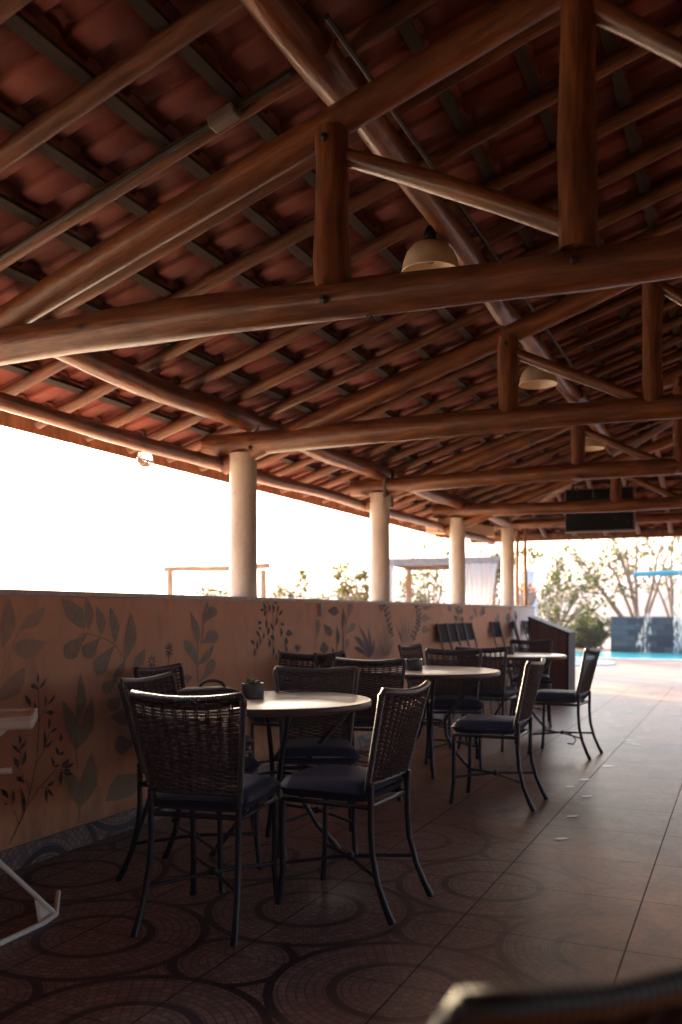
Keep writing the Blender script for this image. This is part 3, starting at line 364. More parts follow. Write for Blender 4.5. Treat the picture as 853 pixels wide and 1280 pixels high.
('navy',['8878 1301 8934 1039 8951 1040 8895 1301','8935 1041 8767 905 8783 903 8951 1038','8888 1283 8893 1295 8887 1308 8857 1315 8828 1319 8806 1320 8809 1314 8814 1305 8827 1294 8856 1287 8885 1282','8902 1259 8940 1262 8975 1269 8986 1281 8985 1292 8983 1299 8966 1296 8942 1291 8914 1282 8903 1271 8900 1260','8917 1237 8923 1250 8917 1262 8887 1270 8858 1273 8836 1275 8838 1269 8844 1260 8857 1248 8885 1241 8915 1236','8932 1213 8971 1216 9006 1223 9016 1235 9016 1245 9013 1253 8996 1250 8972 1245 8944 1236 8933 1225 8930 1214','8948 1191 8953 1203 8947 1216 8917 1224 8887 1227 8865 1229 8868 1223 8874 1214 8886 1203 8915 1195 8945 1190','8963 1167 9001 1170 9036 1176 9047 1188 9046 1199 9044 1206 9027 1203 9003 1198 8975 1190 8963 1178 8960 1167','8970 1145 8976 1158 8970 1171 8940 1179 8910 1182 8888 1184 8891 1178 8896 1169 8909 1158 8938 1150 8968 1145','8963 1125 9002 1128 9037 1134 9048 1146 9047 1156 9045 1164 9027 1161 9003 1156 8975 1148 8964 1136 8961 1126','8956 1106 8962 1118 8956 1131 8926 1139 8896 1143 8874 1145 8877 1139 8882 1130 8895 1118 8924 1110 8954 1105','8949 1085 8988 1088 9023 1094 9034 1106 9033 1116 9030 1124 9013 1121 8989 1116 8961 1108 8950 1097 8947 1086','8942 1066 8948 1079 8942 1092 8912 1100 8882 1104 8860 1106 8863 1099 8868 1090 8881 1079 8910 1071 8940 1066','8935 1046 8973 1048 9009 1054 9019 1066 9019 1077 9016 1084 8999 1081 8975 1077 8947 1069 8935 1057 8933 1047','8914 1025 8920 1037 8914 1050 8884 1058 8854 1062 8833 1064 8835 1058 8841 1049 8853 1038 8882 1030 8912 1024','8886 1002 8924 1004 8959 1010 8969 1021 8969 1032 8966 1040 8949 1037 8925 1032 8898 1025 8887 1013 8884 1002','8858 980 8864 992 8858 1005 8828 1013 8799 1017 8778 1020 8780 1013 8786 1004 8798 993 8827 985 8856 979','8831 957 8868 959 8903 965 8913 976 8913 987 8910 994 8893 992 8870 987 8843 980 8831 968 8828 958','8803 935 8809 948 8803 961 8774 969 8745 973 8724 975 8726 969 8731 960 8744 949 8772 940 8801 935','8776 913 8813 915 8847 920 8858 932 8857 942 8854 950 8838 947 8814 943 8788 935 8776 924 8774 913','8011 1259 8014 1269 8009 1280 7987 1286 7965 1289 7948 1290 7951 1285 7956 1278 7966 1269 7988 1262 8009 1258','8024 1233 8052 1236 8078 1242 8087 1252 8087 1261 8086 1267 8073 1264 8056 1260 8035 1252 8026 1243 8022 1234','8037 1209 8040 1220 8035 1230 8012 1237 7990 1240 7974 1241 7977 1236 7982 1229 7992 1220 8013 1213 8035 1209','8050 1184 8078 1186 8105 1192 8113 1202 8114 1211 8112 1217 8100 1214 8082 1210 8061 1203 8051 1193 8048 1184','8063 1159 8066 1170 8061 1181 8038 1187 8016 1190 7999 1192 8002 1187 8007 1179 8018 1170 8039 1163 8061 1159','8076 1134 8104 1136 8131 1142 8140 1152 8140 1161 8139 1167 8126 1164 8108 1160 8087 1153 8077 1143 8074 1134','8089 1108 8092 1118 8087 1129 8064 1136 8042 1139 8025 1141 8028 1136 8033 1128 8044 1119 8065 1112 8087 1107','8102 1079 8131 1081 8157 1087 8166 1097 8166 1105 8165 1112 8152 1109 8134 1105 8113 1098 8104 1088 8100 1079','8115 1051 8118 1061 8113 1072 8090 1079 8068 1083 8051 1085 8054 1079 8059 1072 8069 1062 8091 1055 8113 1051','8128 1022 8157 1024 8184 1030 8193 1039 8193 1048 8192 1055 8179 1052 8161 1048 8140 1041 8130 1031 8127 1023','8141 994 8145 1005 8139 1016 8116 1023 8094 1026 8077 1028 8080 1023 8085 1015 8096 1006 8118 998 8140 994','8155 965 8184 967 8211 972 8220 982 8220 991 8218 997 8206 995 8188 991 8166 984 8156 974 8153 966']),
('faint',['8462 895 8454 941 8425 996 8359 1046 8297 1081 8252 1103 8282 1079 8325 1043 8377 991 8424 938 8460 895','8495 894 8515 951 8514 1022 8469 1092 8417 1140 8378 1172 8401 1140 8432 1090 8463 1021 8483 951 8492 894','8527 893 8568 950 8594 1022 8572 1094 8536 1146 8507 1181 8519 1146 8534 1095 8541 1023 8536 951 8525 893','8567 892 8627 937 8680 996 8690 1058 8678 1104 8666 1135 8661 1105 8652 1061 8627 1000 8595 940 8565 892','8600 891 8675 923 8749 966 8787 1015 8799 1053 8802 1079 8782 1055 8750 1020 8698 973 8643 927 8598 891','8481 895 8478 925 8458 962 8408 995 8361 1017 8327 1031 8346 1015 8374 991 8410 957 8448 922 8480 895']),
('grey',['9420 1266 9321 1288 9240 1310 9174 1315 9117 1295 9088 1271 9087 1260 9110 1238 9164 1223 9231 1231 9316 1250 9419 1261','9370 1139 9281 1161 9208 1184 9149 1190 9097 1171 9070 1147 9069 1136 9090 1115 9138 1099 9199 1106 9276 1124 9370 1134','9370 1012 9281 1035 9208 1059 9149 1066 9097 1047 9070 1024 9069 1013 9090 991 9138 975 9199 981 9276 998 9370 1007','10084 1209 10122 1232 10137 1259 10091 1280 10038 1293 9998 1302 9991 1289 9985 1271 9988 1246 10030 1225 10078 1209','11245 1141 11280 1175 11284 1214 11211 1245 11132 1265 11073 1277 11076 1260 11085 1233 11107 1198 11170 1165 11238 1141','11418 1152 11518 1168 11598 1192 11589 1222 11552 1245 11520 1261 11480 1250 11428 1232 11375 1207 11381 1177 11409 1152','10872 1109 10960 1108 11044 1114 11080 1135 11088 1155 11090 1169 11047 1166 10988 1161 10917 1150 10882 1130 10867 1110','12159 1014 12301 1042 12422 1082 12434 1133 12404 1172 12373 1198 12323 1178 12253 1146 12173 1103 12147 1055 12149 1015']),
('navy',['10458 1048 10436 1274 10406 1273 10429 1048','10446 1177 10467 1204 10462 1232 10397 1251 10330 1262 10281 1268 10285 1255 10293 1236 10317 1210 10377 1190 10441 1177','10522 1177 10580 1195 10621 1217 10600 1241 10564 1258 10534 1270 10515 1259 10491 1242 10469 1219 10486 1196 10516 1177','10336 1082 10364 1110 10390 1135 10387 1153 10339 1166 10291 1171 10272 1171 10241 1162 10228 1146 10255 1129 10300 1108 10329 1081','10560 1062 10604 1087 10644 1108 10652 1126 10616 1141 10573 1148 10555 1149 10521 1142 10499 1128 10514 1110 10543 1088 10553 1062','10446 1257 10475 1269 10490 1282 10461 1291 10426 1296 10399 1299 10389 1292 10379 1283 10375 1271 10404 1262 10441 1256']),
('navy',['13008 924 13074 1290 13030 1290 12964 925','11823 911 11886 930 11928 955 11900 982 11856 1001 11820 1014 11802 1002 11779 984 11760 958 11782 932 11817 911','13049 1232 13130 1264 13211 1291 13229 1312 13152 1329 13061 1337 13021 1337 12945 1327 12895 1309 12927 1289 12996 1263 13033 1232','12937 1050 13052 1080 13131 1118 13082 1158 13004 1187 12942 1206 12906 1187 12860 1160 12822 1121 12861 1082 12925 1050','13213 941 13297 973 13356 1015 13327 1058 13275 1090 13233 1111 13217 1090 13196 1060 13172 1018 13184 976 13206 941','13421 1045 13499 1085 13548 1135 13503 1185 13436 1220 13382 1244 13376 1220 13368 1184 13360 1134 13383 1085 13414 1045']),
]

# ------------------------------------------------------------------ setting: floor, deck, water, terrain
XW = -3.1                         # inner face of the painted wall
mb = MB(); mb.box((2.0, 4.7, -.06), (10.4, 21.6, .12)); fl = mb.build('floor', M['floor']); tag(fl, 'brown printed tile floor of the dining terrace', 'floor', kind='structure')
mb = MB(); mb.box((0, 29.75, -.064), (34, 28.5, .12)); tag(mb.build('pool_deck', M['deck']), 'pale pink concrete deck around the pool', 'deck', kind='structure')
mb = MB()
spa = [(-3.75 + 1.05 * math.cos(a), 21.6 + 1.05 * math.sin(a), 0) for a in [k * 2 * math.pi / 40 for k in range(40)]]
mb.prism([(x, y, -.05) for x, y, z in spa], .058, (0, 0, 1))
pool = [(-5.2, 28.3), (-5.2, 25.2), (-4.6, 24.3), (-3.6, 23.9), (-2.2, 23.7), (0, 23.5), (3, 23.4), (8, 23.4), (8, 28.3)]
mb.prism([(x, y, -.05) for x, y in pool], .058, (0, 0, 1))
tag(mb.build('pool_water', M['water']), 'turquoise pool water', 'water', kind='structure')
mb = MB(); mb.tube([(x, y, .0) for x, y, z in spa] + [spa[0]], .05, 6, cap=False); mb.tube([(x, y, 0) for x, y in pool[1:8]], .05, 6)
tag(mb.build('pool_rim', M['rim']), 'pale stone rim along the pool edge', 'pool rim', kind='structure')

mb = MB(); mb.box((-17, 8, -.16), (27.4, 44, .12)); tag(mb.build('bounce_terrace', M['bounce_paving']), 'unseen pale terrace added outside the wall to bounce light', 'bounce_terrace', kind='structure')  # unseen terrace, added pale to bounce light up onto the logs
def land_h(x, y):
    r = math.hypot(x, y); az = math.degrees(math.atan2(-x, y))
    d = max(0, r - 46) / 60.
    h = -.22 - 16 * min(1, d) ** 1.3 if d > 0 else -.22
    far = min(1, max(0, (r - 250) / 300.)); 
    ridge = 10 + 4 * math.sin(az * .13 + 1.) + 3.5 * math.sin(az * .41) + 2.6 * math.sin(az * .8 + r * .02) + 1.2 * math.sin(az * 2.3)
    return h + far * far * (3 - 2 * far) * (ridge + 16)
mb = MB(); rs = [0, 6, 12, 20, 28, 36, 42, 48, 56, 66, 80, 100, 140, 200, 250, 290, 330, 370, 410, 450, 500, 550, 620, 720, 850, 1000]; na = 220; vs = []
for r in rs:
    for k in range(na):
        a = 2 * math.pi * k / na; x, y = r * math.sin(a), r * math.cos(a); vs.append((x, y, land_h(x, y)))
fs = [(i * na + k, i * na + (k + 1) % na, (i + 1) * na + (k + 1) % na, (i + 1) * na + k) for i in range(len(rs) - 1) for k in range(na)]
mb.add(vs, [f[::-1] for f in fs]); tag(mb.build('terrain', M['land']), 'green valley and hills beyond the pool', 'terrain', kind='structure')

# ------------------------------------------------------------------ painted half wall
wall = empty('painted_wall', (XW - .09, 6, 0))
tag(wall, 'tan half wall painted with leaf sprigs, columns standing on it', 'wall')
def wchild(mb, nm, ma, bevel=0.):
    o = mb.build(nm, ma, wall, bevel); o.location = -Vector(wall.location); return o
mb = MB(); mb.box((XW - .09, 4.3, .64), (.18, 21.0, 1.285)); wchild(mb, 'wall_body', M['wall'])
mb = MB(); mb.box((XW - .09, 4.3, 1.296), (.215, 21.03, .026)); wchild(mb, 'coping', M['coping'], .004)
mb = MB(); mb.box((XW + .006, 4.3, .054), (.012, 20.9, .108)); wchild(mb, 'skirting', M['skirting'], .002)
for ci, (c_, polys) in enumerate(MURAL):
    mb = MB(); dx = .0022 + .0004 * (ci % 5)
    for k, s_ in enumerate(polys):
        q = [int(t) / 1000. for t in s_.split()]; p = [(XW + dx + .00006 * (k % 5), q[i], q[i + 1]) for i in range(0, len(q), 2)]
        p = [(a, b, min(c, 1.278)) for a, b, c in p]
        ar = sum(p[i][1] * p[(i + 1) % len(p)][2] - p[(i + 1) % len(p)][1] * p[i][2] for i in range(len(p)))
        if ar < 0: p = p[::-1]
        mb.add(p, [tuple(range(len(p)))], None, 0, False)
    wchild(mb, 'painted_sprig', M[c_])
for y in (6.54, 11.57):
    mb = MB(); mb.box((XW + .012, y, 1.225), (.024, .045, .10)); wchild(mb, 'wall_socket', M['fabric'], .004)

# ------------------------------------------------------------------ pavilion : roof, trusses, columns
pav = empty('open_pavilion', (-3.25, 5.58, 0))
tag(pav, 'open sided pavilion with clay tile roof on log trusses and white columns', 'pavilion')
def pchild(mb, nm, ma, par=None, bevel=0.):
    o = mb.build(nm, ma, par or pav, bevel)
    o.location = -Vector(pav.location) if par is None else (0, 0, 0)
    return o
YT = [-5.06, -2.40, .26, 2.92, 5.58, 8.24, 10.90]
XE, YE, XR, SL = -4.12, 14.42, 1.6, .32
def zb(x): return 3.23 + SL * (x + 1.35)          # underside of the common rafters at slope position x
for i, y in enumerate(YT + [13.56]):
    t = [2.30, 2.30, 2.30, 2.31, 2.335, 2.375, 2.39, 2.50][i]; mb = MB()
    mb.lathe([(.102, 1.31), (.1, 1.36), (.097, 2.0), (.097, t)], (-3.25, y, 0), 28, cap=True); pchild(mb, 'column', M['column'])
for y in (3.0, 6.6, 10.1, 13.56):
    mb = MB(); mb.lathe([(.1, 0), (.097, 2.5)], (6.45, y, 0), 28, cap=True); pchild(mb, 'column', M['column'])
def logpath(a, b, n=9, bend=.02, seed=0):
    a, b = Vector(a), Vector(b); rg = random.Random(seed); p1, p2 = rg.uniform(0, 6), rg.uniform(0, 6); k1, k2 = rg.uniform(.6, 1.4), rg.uniform(.6, 1.4); L = (b - a).length
    return [a.lerp(b, i / (n - 1)) + Vector((math.sin(p1 + k1 * i / (n - 1) * 6) * bend * .6 if abs((b - a).x) < L * .5 else 0, math.sin(p2 + k2 * i / (n - 1) * 5) * bend * .6 if abs((b - a).y) < L * .5 else 0, (math.sin(p1 + p2 + k2 * i / (n - 1) * 6)) * bend)) for i in range(n)]
def log(mb, a, b, r0, r1, seed, n=13, bend=.02, wob=.035, sides=16):
    p = logpath(a, b, n, bend, seed); rg = random.Random(seed + 50)
    ph = rg.uniform(0, 6)
    rr = [(r0 + (r1 - r0) * i / (n - 1)) * (1 + .05 * math.sin(ph + i * 1.1) + rg.uniform(-.02, .02)) for i in range(n)]
    mb.tube(p, rr, sides, wob=wob, seed=seed)
TB = {3: ((-3.55, 2.345), (.6, 2.29), .082, .058), 4: ((-3.55, 2.405), (.6, 2.40), .088, .066), 5: ((-3.55, 2.45), (.6, 2.46), .078, .068), 6: ((-3.55, 2.465), (.6, 2.47), .08, .066)}
for i, y in enumerate(YT):
    tr = empty('roof_truss', (0, 0, 0), 0, pav); tr.location = -Vector(pav.location)
    (x0, z0), (x1, z1), r0, r1 = TB.get(i, ((-3.55, 2.37), (.6, 2.33), .088, .07))
    mb = MB(); log(mb, (x0, y, z0), (x1, y, z1), r0, r1, 11 + i, bend=.014); pchild(mb, 'tie_beam', M['log'], tr)
    mb = MB(); log(mb, (x1 - .25, y, z1 + .01), (6.7, y, z0), r1 * .96, r0, 211 + i, bend=.014); pchild(mb, 'tie_beam', M['log'], tr)
    mb = MB(); log(mb, (-3.42, y + .01, 2.25), (1.62, y + .01, 3.965), .062, .056, 31 + i, bend=.012); pchild(mb, 'principal_rafter', M['log'], tr)
    mb = MB(); log(mb, (1.58, y - .01, 3.97), (6.6, y - .01, 2.27), .068, .072, 331 + i, bend=.012); pchild(mb, 'principal_rafter', M['log'], tr)
    for k, x in enumerate((-1.335, -.475, .45, 1.6, 2.75, 3.67, 4.53)):
        xm = x if x <= 1.6 else 3.2 - x
        zt = 2.90 + .34 * (xm + 1.35) + .02
        mb = MB(); r_ = .063 if k in (0, 6) else .058
        log(mb, (x, y, 2.36 + (.04 if i > 3 else 0)), (x, y, zt), r_ * 1.02, r_ * .97, 61 + i * 9 + k, n=6, bend=.004); pchild(mb, 'post', M['log'], tr)
    for k, (xa, xb) in enumerate(((-1.30, -.50), (-.44, .42), (.48, 1.57), (4.5, 3.7), (3.64, 2.78), (2.72, 1.63))):
        xm = xa if xa < 1.6 else 3.2 - xa
        mb = MB(); log(mb, (xa, y + .012, 2.82 + .34 * (xm + 1.35)), (xb, y + .012, 2.44), .033, .036, 91 + i * 9 + k, n=8, bend=.004); pchild(mb, 'strut', M['log'], tr)
    for x, z in ((-1.335, 2.30), (-.475, 2.30), (-1.335, 2.87), (-.475, 3.15), (-3.15, 2.36)):
        mb = MB(); mb.lathe([(0, -.012), (.014, -.010), (.014, .0), (0, .002)], (x, y - (.072 if x > -3 else .085), z), 8, M=Matrix.Rotation(R(90), 3, 'X')); pchild(mb, 'bolt', M['conduit'], tr)
    mb = MB(); mb.tube([(-1.2, y, 2.29), (-1.2, y, 2.245), (-1.19, y, 2.232), (-1.18, y, 2.243)], .004, 6); pchild(mb, 'hook', M['conduit'], tr)
# purlins and plates, one log per bay
for i in range(len(YT)):
    y0 = YT[i]; y1 = (YT + [13.3])[i + 1]
    dx = .045 if i % 2 else -.035
    if i < len(YT) - 1:
        mb = MB(); log(mb, (-1.36 + dx, y0 - .16, 3.13), (-1.36 - dx * .6, y1 + .16, 3.135), .058, .068, 121 + i, bend=.012); pchild(mb, 'purlin', M['log'])
        mb = MB(); log(mb, (.5 + dx, y0 - .16, 3.74), (.5, y1 + .16, 3.74), .062, .07, 141 + i); pchild(mb, 'purlin', M['log'])
    mb = MB(); log(mb, (-3.2 + dx * .3, y0 + .06, 2.555), (-3.2, y1 + .02, 2.555), .066, .074, 151 + i, bend=.014); pchild(mb, 'wall_plate', M['log'])
    mb = MB(); log(mb, (-3.43, y0 - .05, 2.27), (-3.43, y1 + .05, 2.27), .044, .048, 171 + i, bend=.01); pchild(mb, 'eave_pole', M['log'])
    mb = MB(); mb.tube([(-3.62, y0 + .01, 2.31), (-3.62, y1 - .01, 2.31)], .014, 8); pchild(mb, 'conduit', M['pale_wood'])
mb = MB(); log(mb, (-3.4, 13.55, 2.555), (6.6, 13.55, 2.555), .066, .066, 190, n=20, bend=.012); pchild(mb, 'wall_plate', M['log'])
# hip
mb = MB(); log(mb, (-3.75, 14.05, zb(-3.75) + .0), (1.5, 8.8, zb(1.5) + .0), .06, .06, 191, n=14, bend=.01); pchild(mb, 'hip_rafter', M['rafter'])
# common rafters of the main slope
k = 0; y = 3.01 - .47 * 17
while y < 13.7:
    xe = min(XR, 10.3 - y)
    mb = MB(); log(mb, (XE + .05, y + rnd.uniform(-.012, .012), zb(XE + .05) + .038), (xe, y + rnd.uniform(-.012, .012), zb(xe) + .038), .038 + rnd.uniform(-.004, .004), .035 + rnd.uniform(-.004, .004), 300 + k, n=10, bend=.006, wob=.05, sides=10)
    pchild(mb, 'rafter', M['rafter']); k += 1; y += .47
x = -3.3
while x < 5.5:
    xm = x if x <= XR else 2 * XR - x
    ys = 10.3 - xm
    mb = MB(); log(mb, (x, YE - .05, zb(XE + .05) + .038), (x, ys, zb(xm) + .038), .037, .035, 400 + k, n=7, bend=.006, wob=.05, sides=10)
    pchild(mb, 'rafter', M['rafter']); k += 1; x += .47
# battens
x = XE + .1
while x < XR:
    mb = MB(); ye = 10.3 - x; n_ = 16
    rot = Matrix.Rotation(-math.atan(SL), 3, 'Y'); zc = zb(x) + .074 + .012
    mb.box((x, (-5.2 + ye) / 2, zc), (.052, ye + 5.2, .022), rot); pchild(mb, 'batten', M['batten'])
    mb = MB(); rot = Matrix.Rotation(-math.atan(SL), 3, 'X')
    mb.box((1.6, 10.3 - x, zc), (2 * (XR - x), .052, .022), rot); pchild(mb, 'batten', M['batten'])
    x += .32
# tiles : sheet per slope, built course by course
PU = .235
prof = [(0, .024), (.006, .004), (.014, 0), (.07, -.001), (.122, 0), (.130, .006), (.138, .026), (.152, .033), (.186, .036), (.220, .033), (.235, .024), (.243, .012)]
def tiles(fn, u0, u1, clip):
    mb = MB(); v = XE - .205; ci = 0
    while v < XR + .05:
        va, vb = max(v - .045, XE - .03), v + .335; u = u0
        while u < u1:
            if clip(u + PU / 2, (va + vb) / 2):
                j1, j2 = rnd.uniform(-.003, .003), rnd.uniform(-.006, .006); vs = []; nn = len(prof)
                for (vv, dz) in ((va, .024), (vb, .002)):
                    for (pu, pz) in prof: vs.append(fn(u + pu, vv + j2, zb(vv) + .1 + dz + pz + j1))
                nv = len(vs)
                vs += [Vector(p) + Vector((0, 0, .012)) for p in vs]
                fs = []
                for i in range(nn - 1):
                    fs.append((i, i + 1, nn + i + 1, nn + i)); fs.append((nv + i, nv + nn + i, nv + nn + i + 1, nv + i + 1)); fs.append((i, nv + i, nv + i + 1, i + 1)); fs.append((nn + i, nn + i + 1, nv + nn + i + 1, nv + nn + i))
                mb.add(vs, fs)
            u += PU
        v += .32; ci += 1
    return mb
t1 = tiles(lambda u, v, z: (v, u, z), -5.4, 14.5, lambda u, v: u < 10.3 - v + .35); pchild(t1, 'roof_tiles', M['tile'])
t2 = tiles(lambda u, v, z: (u, 10.3 - v, z), -4.25, 7.4, lambda u, v: v - .35 < u < 2 * XR - v + .35); pchild(t2, 'roof_tiles', M['tile'])
t3 = tiles(lambda u, v, z: (2 * XR - v, u, z), -5.4, 14.3, lambda u, v: u < 10.3 - v + .35); pchild(t3, 'roof_tiles', M['tile'])
# eave boards, boxed beam, end wall behind the camera, unseen wall added at its right for shade
mb = MB(); mb.box((XE - .045, 4.4, 2.41), (.024, 19.8, .11)); pchild(mb, 'eave_board', M['fascia'])
mb = MB(); mb.box((1.6, YE + .045, 2.425), (11.4, .024, .12)); pchild(mb, 'eave_board', M['fascia'])
mb = MB(); mb.box((1.9, 13.92, 2.335), (11.6, .06, .05)); pchild(mb, 'eave_rail', M['fascia'])
mb = MB(); mb.prism([(-3.62, 10.75, 2.20), (-3.62, 10.75, 2.385), (-3.62, 13.6, 2.53), (-3.62, 13.6, 2.37)], .16, (1, 0, 0)); pchild(mb, 'boxed_beam', M['boxbeam'], None, .006)
mb = MB(); mb.box((1.9, -5.6, 2.0), (11, .2, 4.0)); pchild(mb, 'end_wall', M['plaster'])
mb = MB(); mb.box((7.0, -3.0, 1.3), (.2, 5.0, 2.6)); pchild(mb, 'shade_wall', M['plaster'])  # unseen, added to hold back light from the right
# conduit with fitting on a common rafter
mb = MB(); yc = 3.01 - .052
mb.tube([(-2.95, yc, zb(-2.95) + .02), (-1.52, yc, zb(-1.52) + .02)], .011, 8)
mb.tube([(-1.30, 2.8, 3.25), (-1.28, 5.2, 3.24), (-1.28, 8, 3.25)], .011, 8)
cd = pchild(mb, 'conduit', M['conduit'])
mb = MB(); mb.box((-1.80, yc - .015, zb(-1.80) + .0), (.12, .06, .045), Matrix.Rotation(-math.atan(SL), 3, 'Y')); o = mb.build('junction_box', M['frame_grey'], cd, .008)
for px_y in (8.30,):
    mb = MB(); mb.tube([(-3.17, px_y - .13, 2.33), (-3.17, px_y - .13, 2.75)], .02, 8); mb.box((-3.14, px_y - .10, 2.28), (.07, .07, .11)); pchild(mb, 'conduit', M['frame_grey'])

# ------------------------------------------------------------------ pendant lamps
def lamp():
    r = empty('pendant_lamp', (0, 0, 0)); mb = MB()
    pr = [(.028, .155), (.05, .152), (.09, .135), (.122, .098), (.14, .05), (.147, .004), (.149, 0), (.143, 0), (.136, .048), (.118, .094), (.087, .13), (.048, .147), (.026, .15)]
    mb.lathe(pr, n=36); mb.build('shade', M['shade'], r)
    mb = MB(); mb.lathe([(.0, .235), (.02, .235), (.03, .20), (.034, .15), (.022, .15), (.022, .11), (0, .11)], n=16); mb.build('lamp_holder', M['conduit'], r)
    mb = MB(); mb.lathe([(0, .045), (.018, .05), (.03, .07), (.026, .095), (.014, .112), (0, .113)], n=16); mb.build('bulb', M['glass'], r)
    return r
lp = lamp(); LL = ['cream dome lamp nearest the camera, above the first log beam', 'cream dome lamp hanging behind the second short post', 'cream dome lamp partly hidden under the third log beam', 'cream dome lamp farthest back, behind a short post near the dark box']
for i, (x, y, z) in enumerate(((-1.45, 4.38, 2.94), (-1.45, 7.06, 2.99), (-1.45, 9.72, 2.93), (-1.45, 11.3, 2.90))):
    o = lp if i == 0 else copy_tree(lp); o.location = (x, y, z); tag(o, LL[i], 'lamp', 'dome lamps hanging under the roof')
g = empty('globe_light', (-3.75, 5.10, 2.26)); tag(g, 'clear glass globe light hanging from the eave', 'light')
mb = MB(); mb.lathe([(0, -.06), (.03, -.053), (.055, -.02), (.055, .02), (.03, .052), (.018, .06)], n=20); mb.build('globe', M['glass'], g)
mb = MB(); mb.tube([(0, 0, .055), (0, 0, .2)], .014, 10); mb.build('stem', M['conduit'], g)
# dark screen box under the far end of the roof
bx = empty('screen_box', (-1.72, 12.3, 2.27)); tag(bx, 'dark rectangular box in grey frame hung under the far end of the roof', 'screen')
mb = MB(); mb.box((0, .06, .3), (.9, .14, .58)); mb.build('case', M['frame_grey'], bx, .006)
mb = MB(); mb.box((0, -.018, .3), (.86, .02, .54)); mb.build('front_panel', M['dark'], bx)
mb = MB(); mb.tube([(-.35, .06, .58), (-.35, .06, 1.2)], .012); mb.tube([(.35, .06, .58), (.35, .06, 1.3)], .012); mb.build('bracket', M['conduit'], bx)
for x_, y_, lb in ((-3.2, 13.98, 'thin wooden pole beside the last white column, left one'), (-3.08, 14.02, 'thin wooden pole beside the last white column, right one')):
    mb = MB(); log(mb, (x_, y_, 1.31), (x_, y_, 2.5), .03, .026, int(x_ * -100), n=7, bend=.008); tag(mb.build('wooden_pole', M['pale_wood']), lb, 'pole')

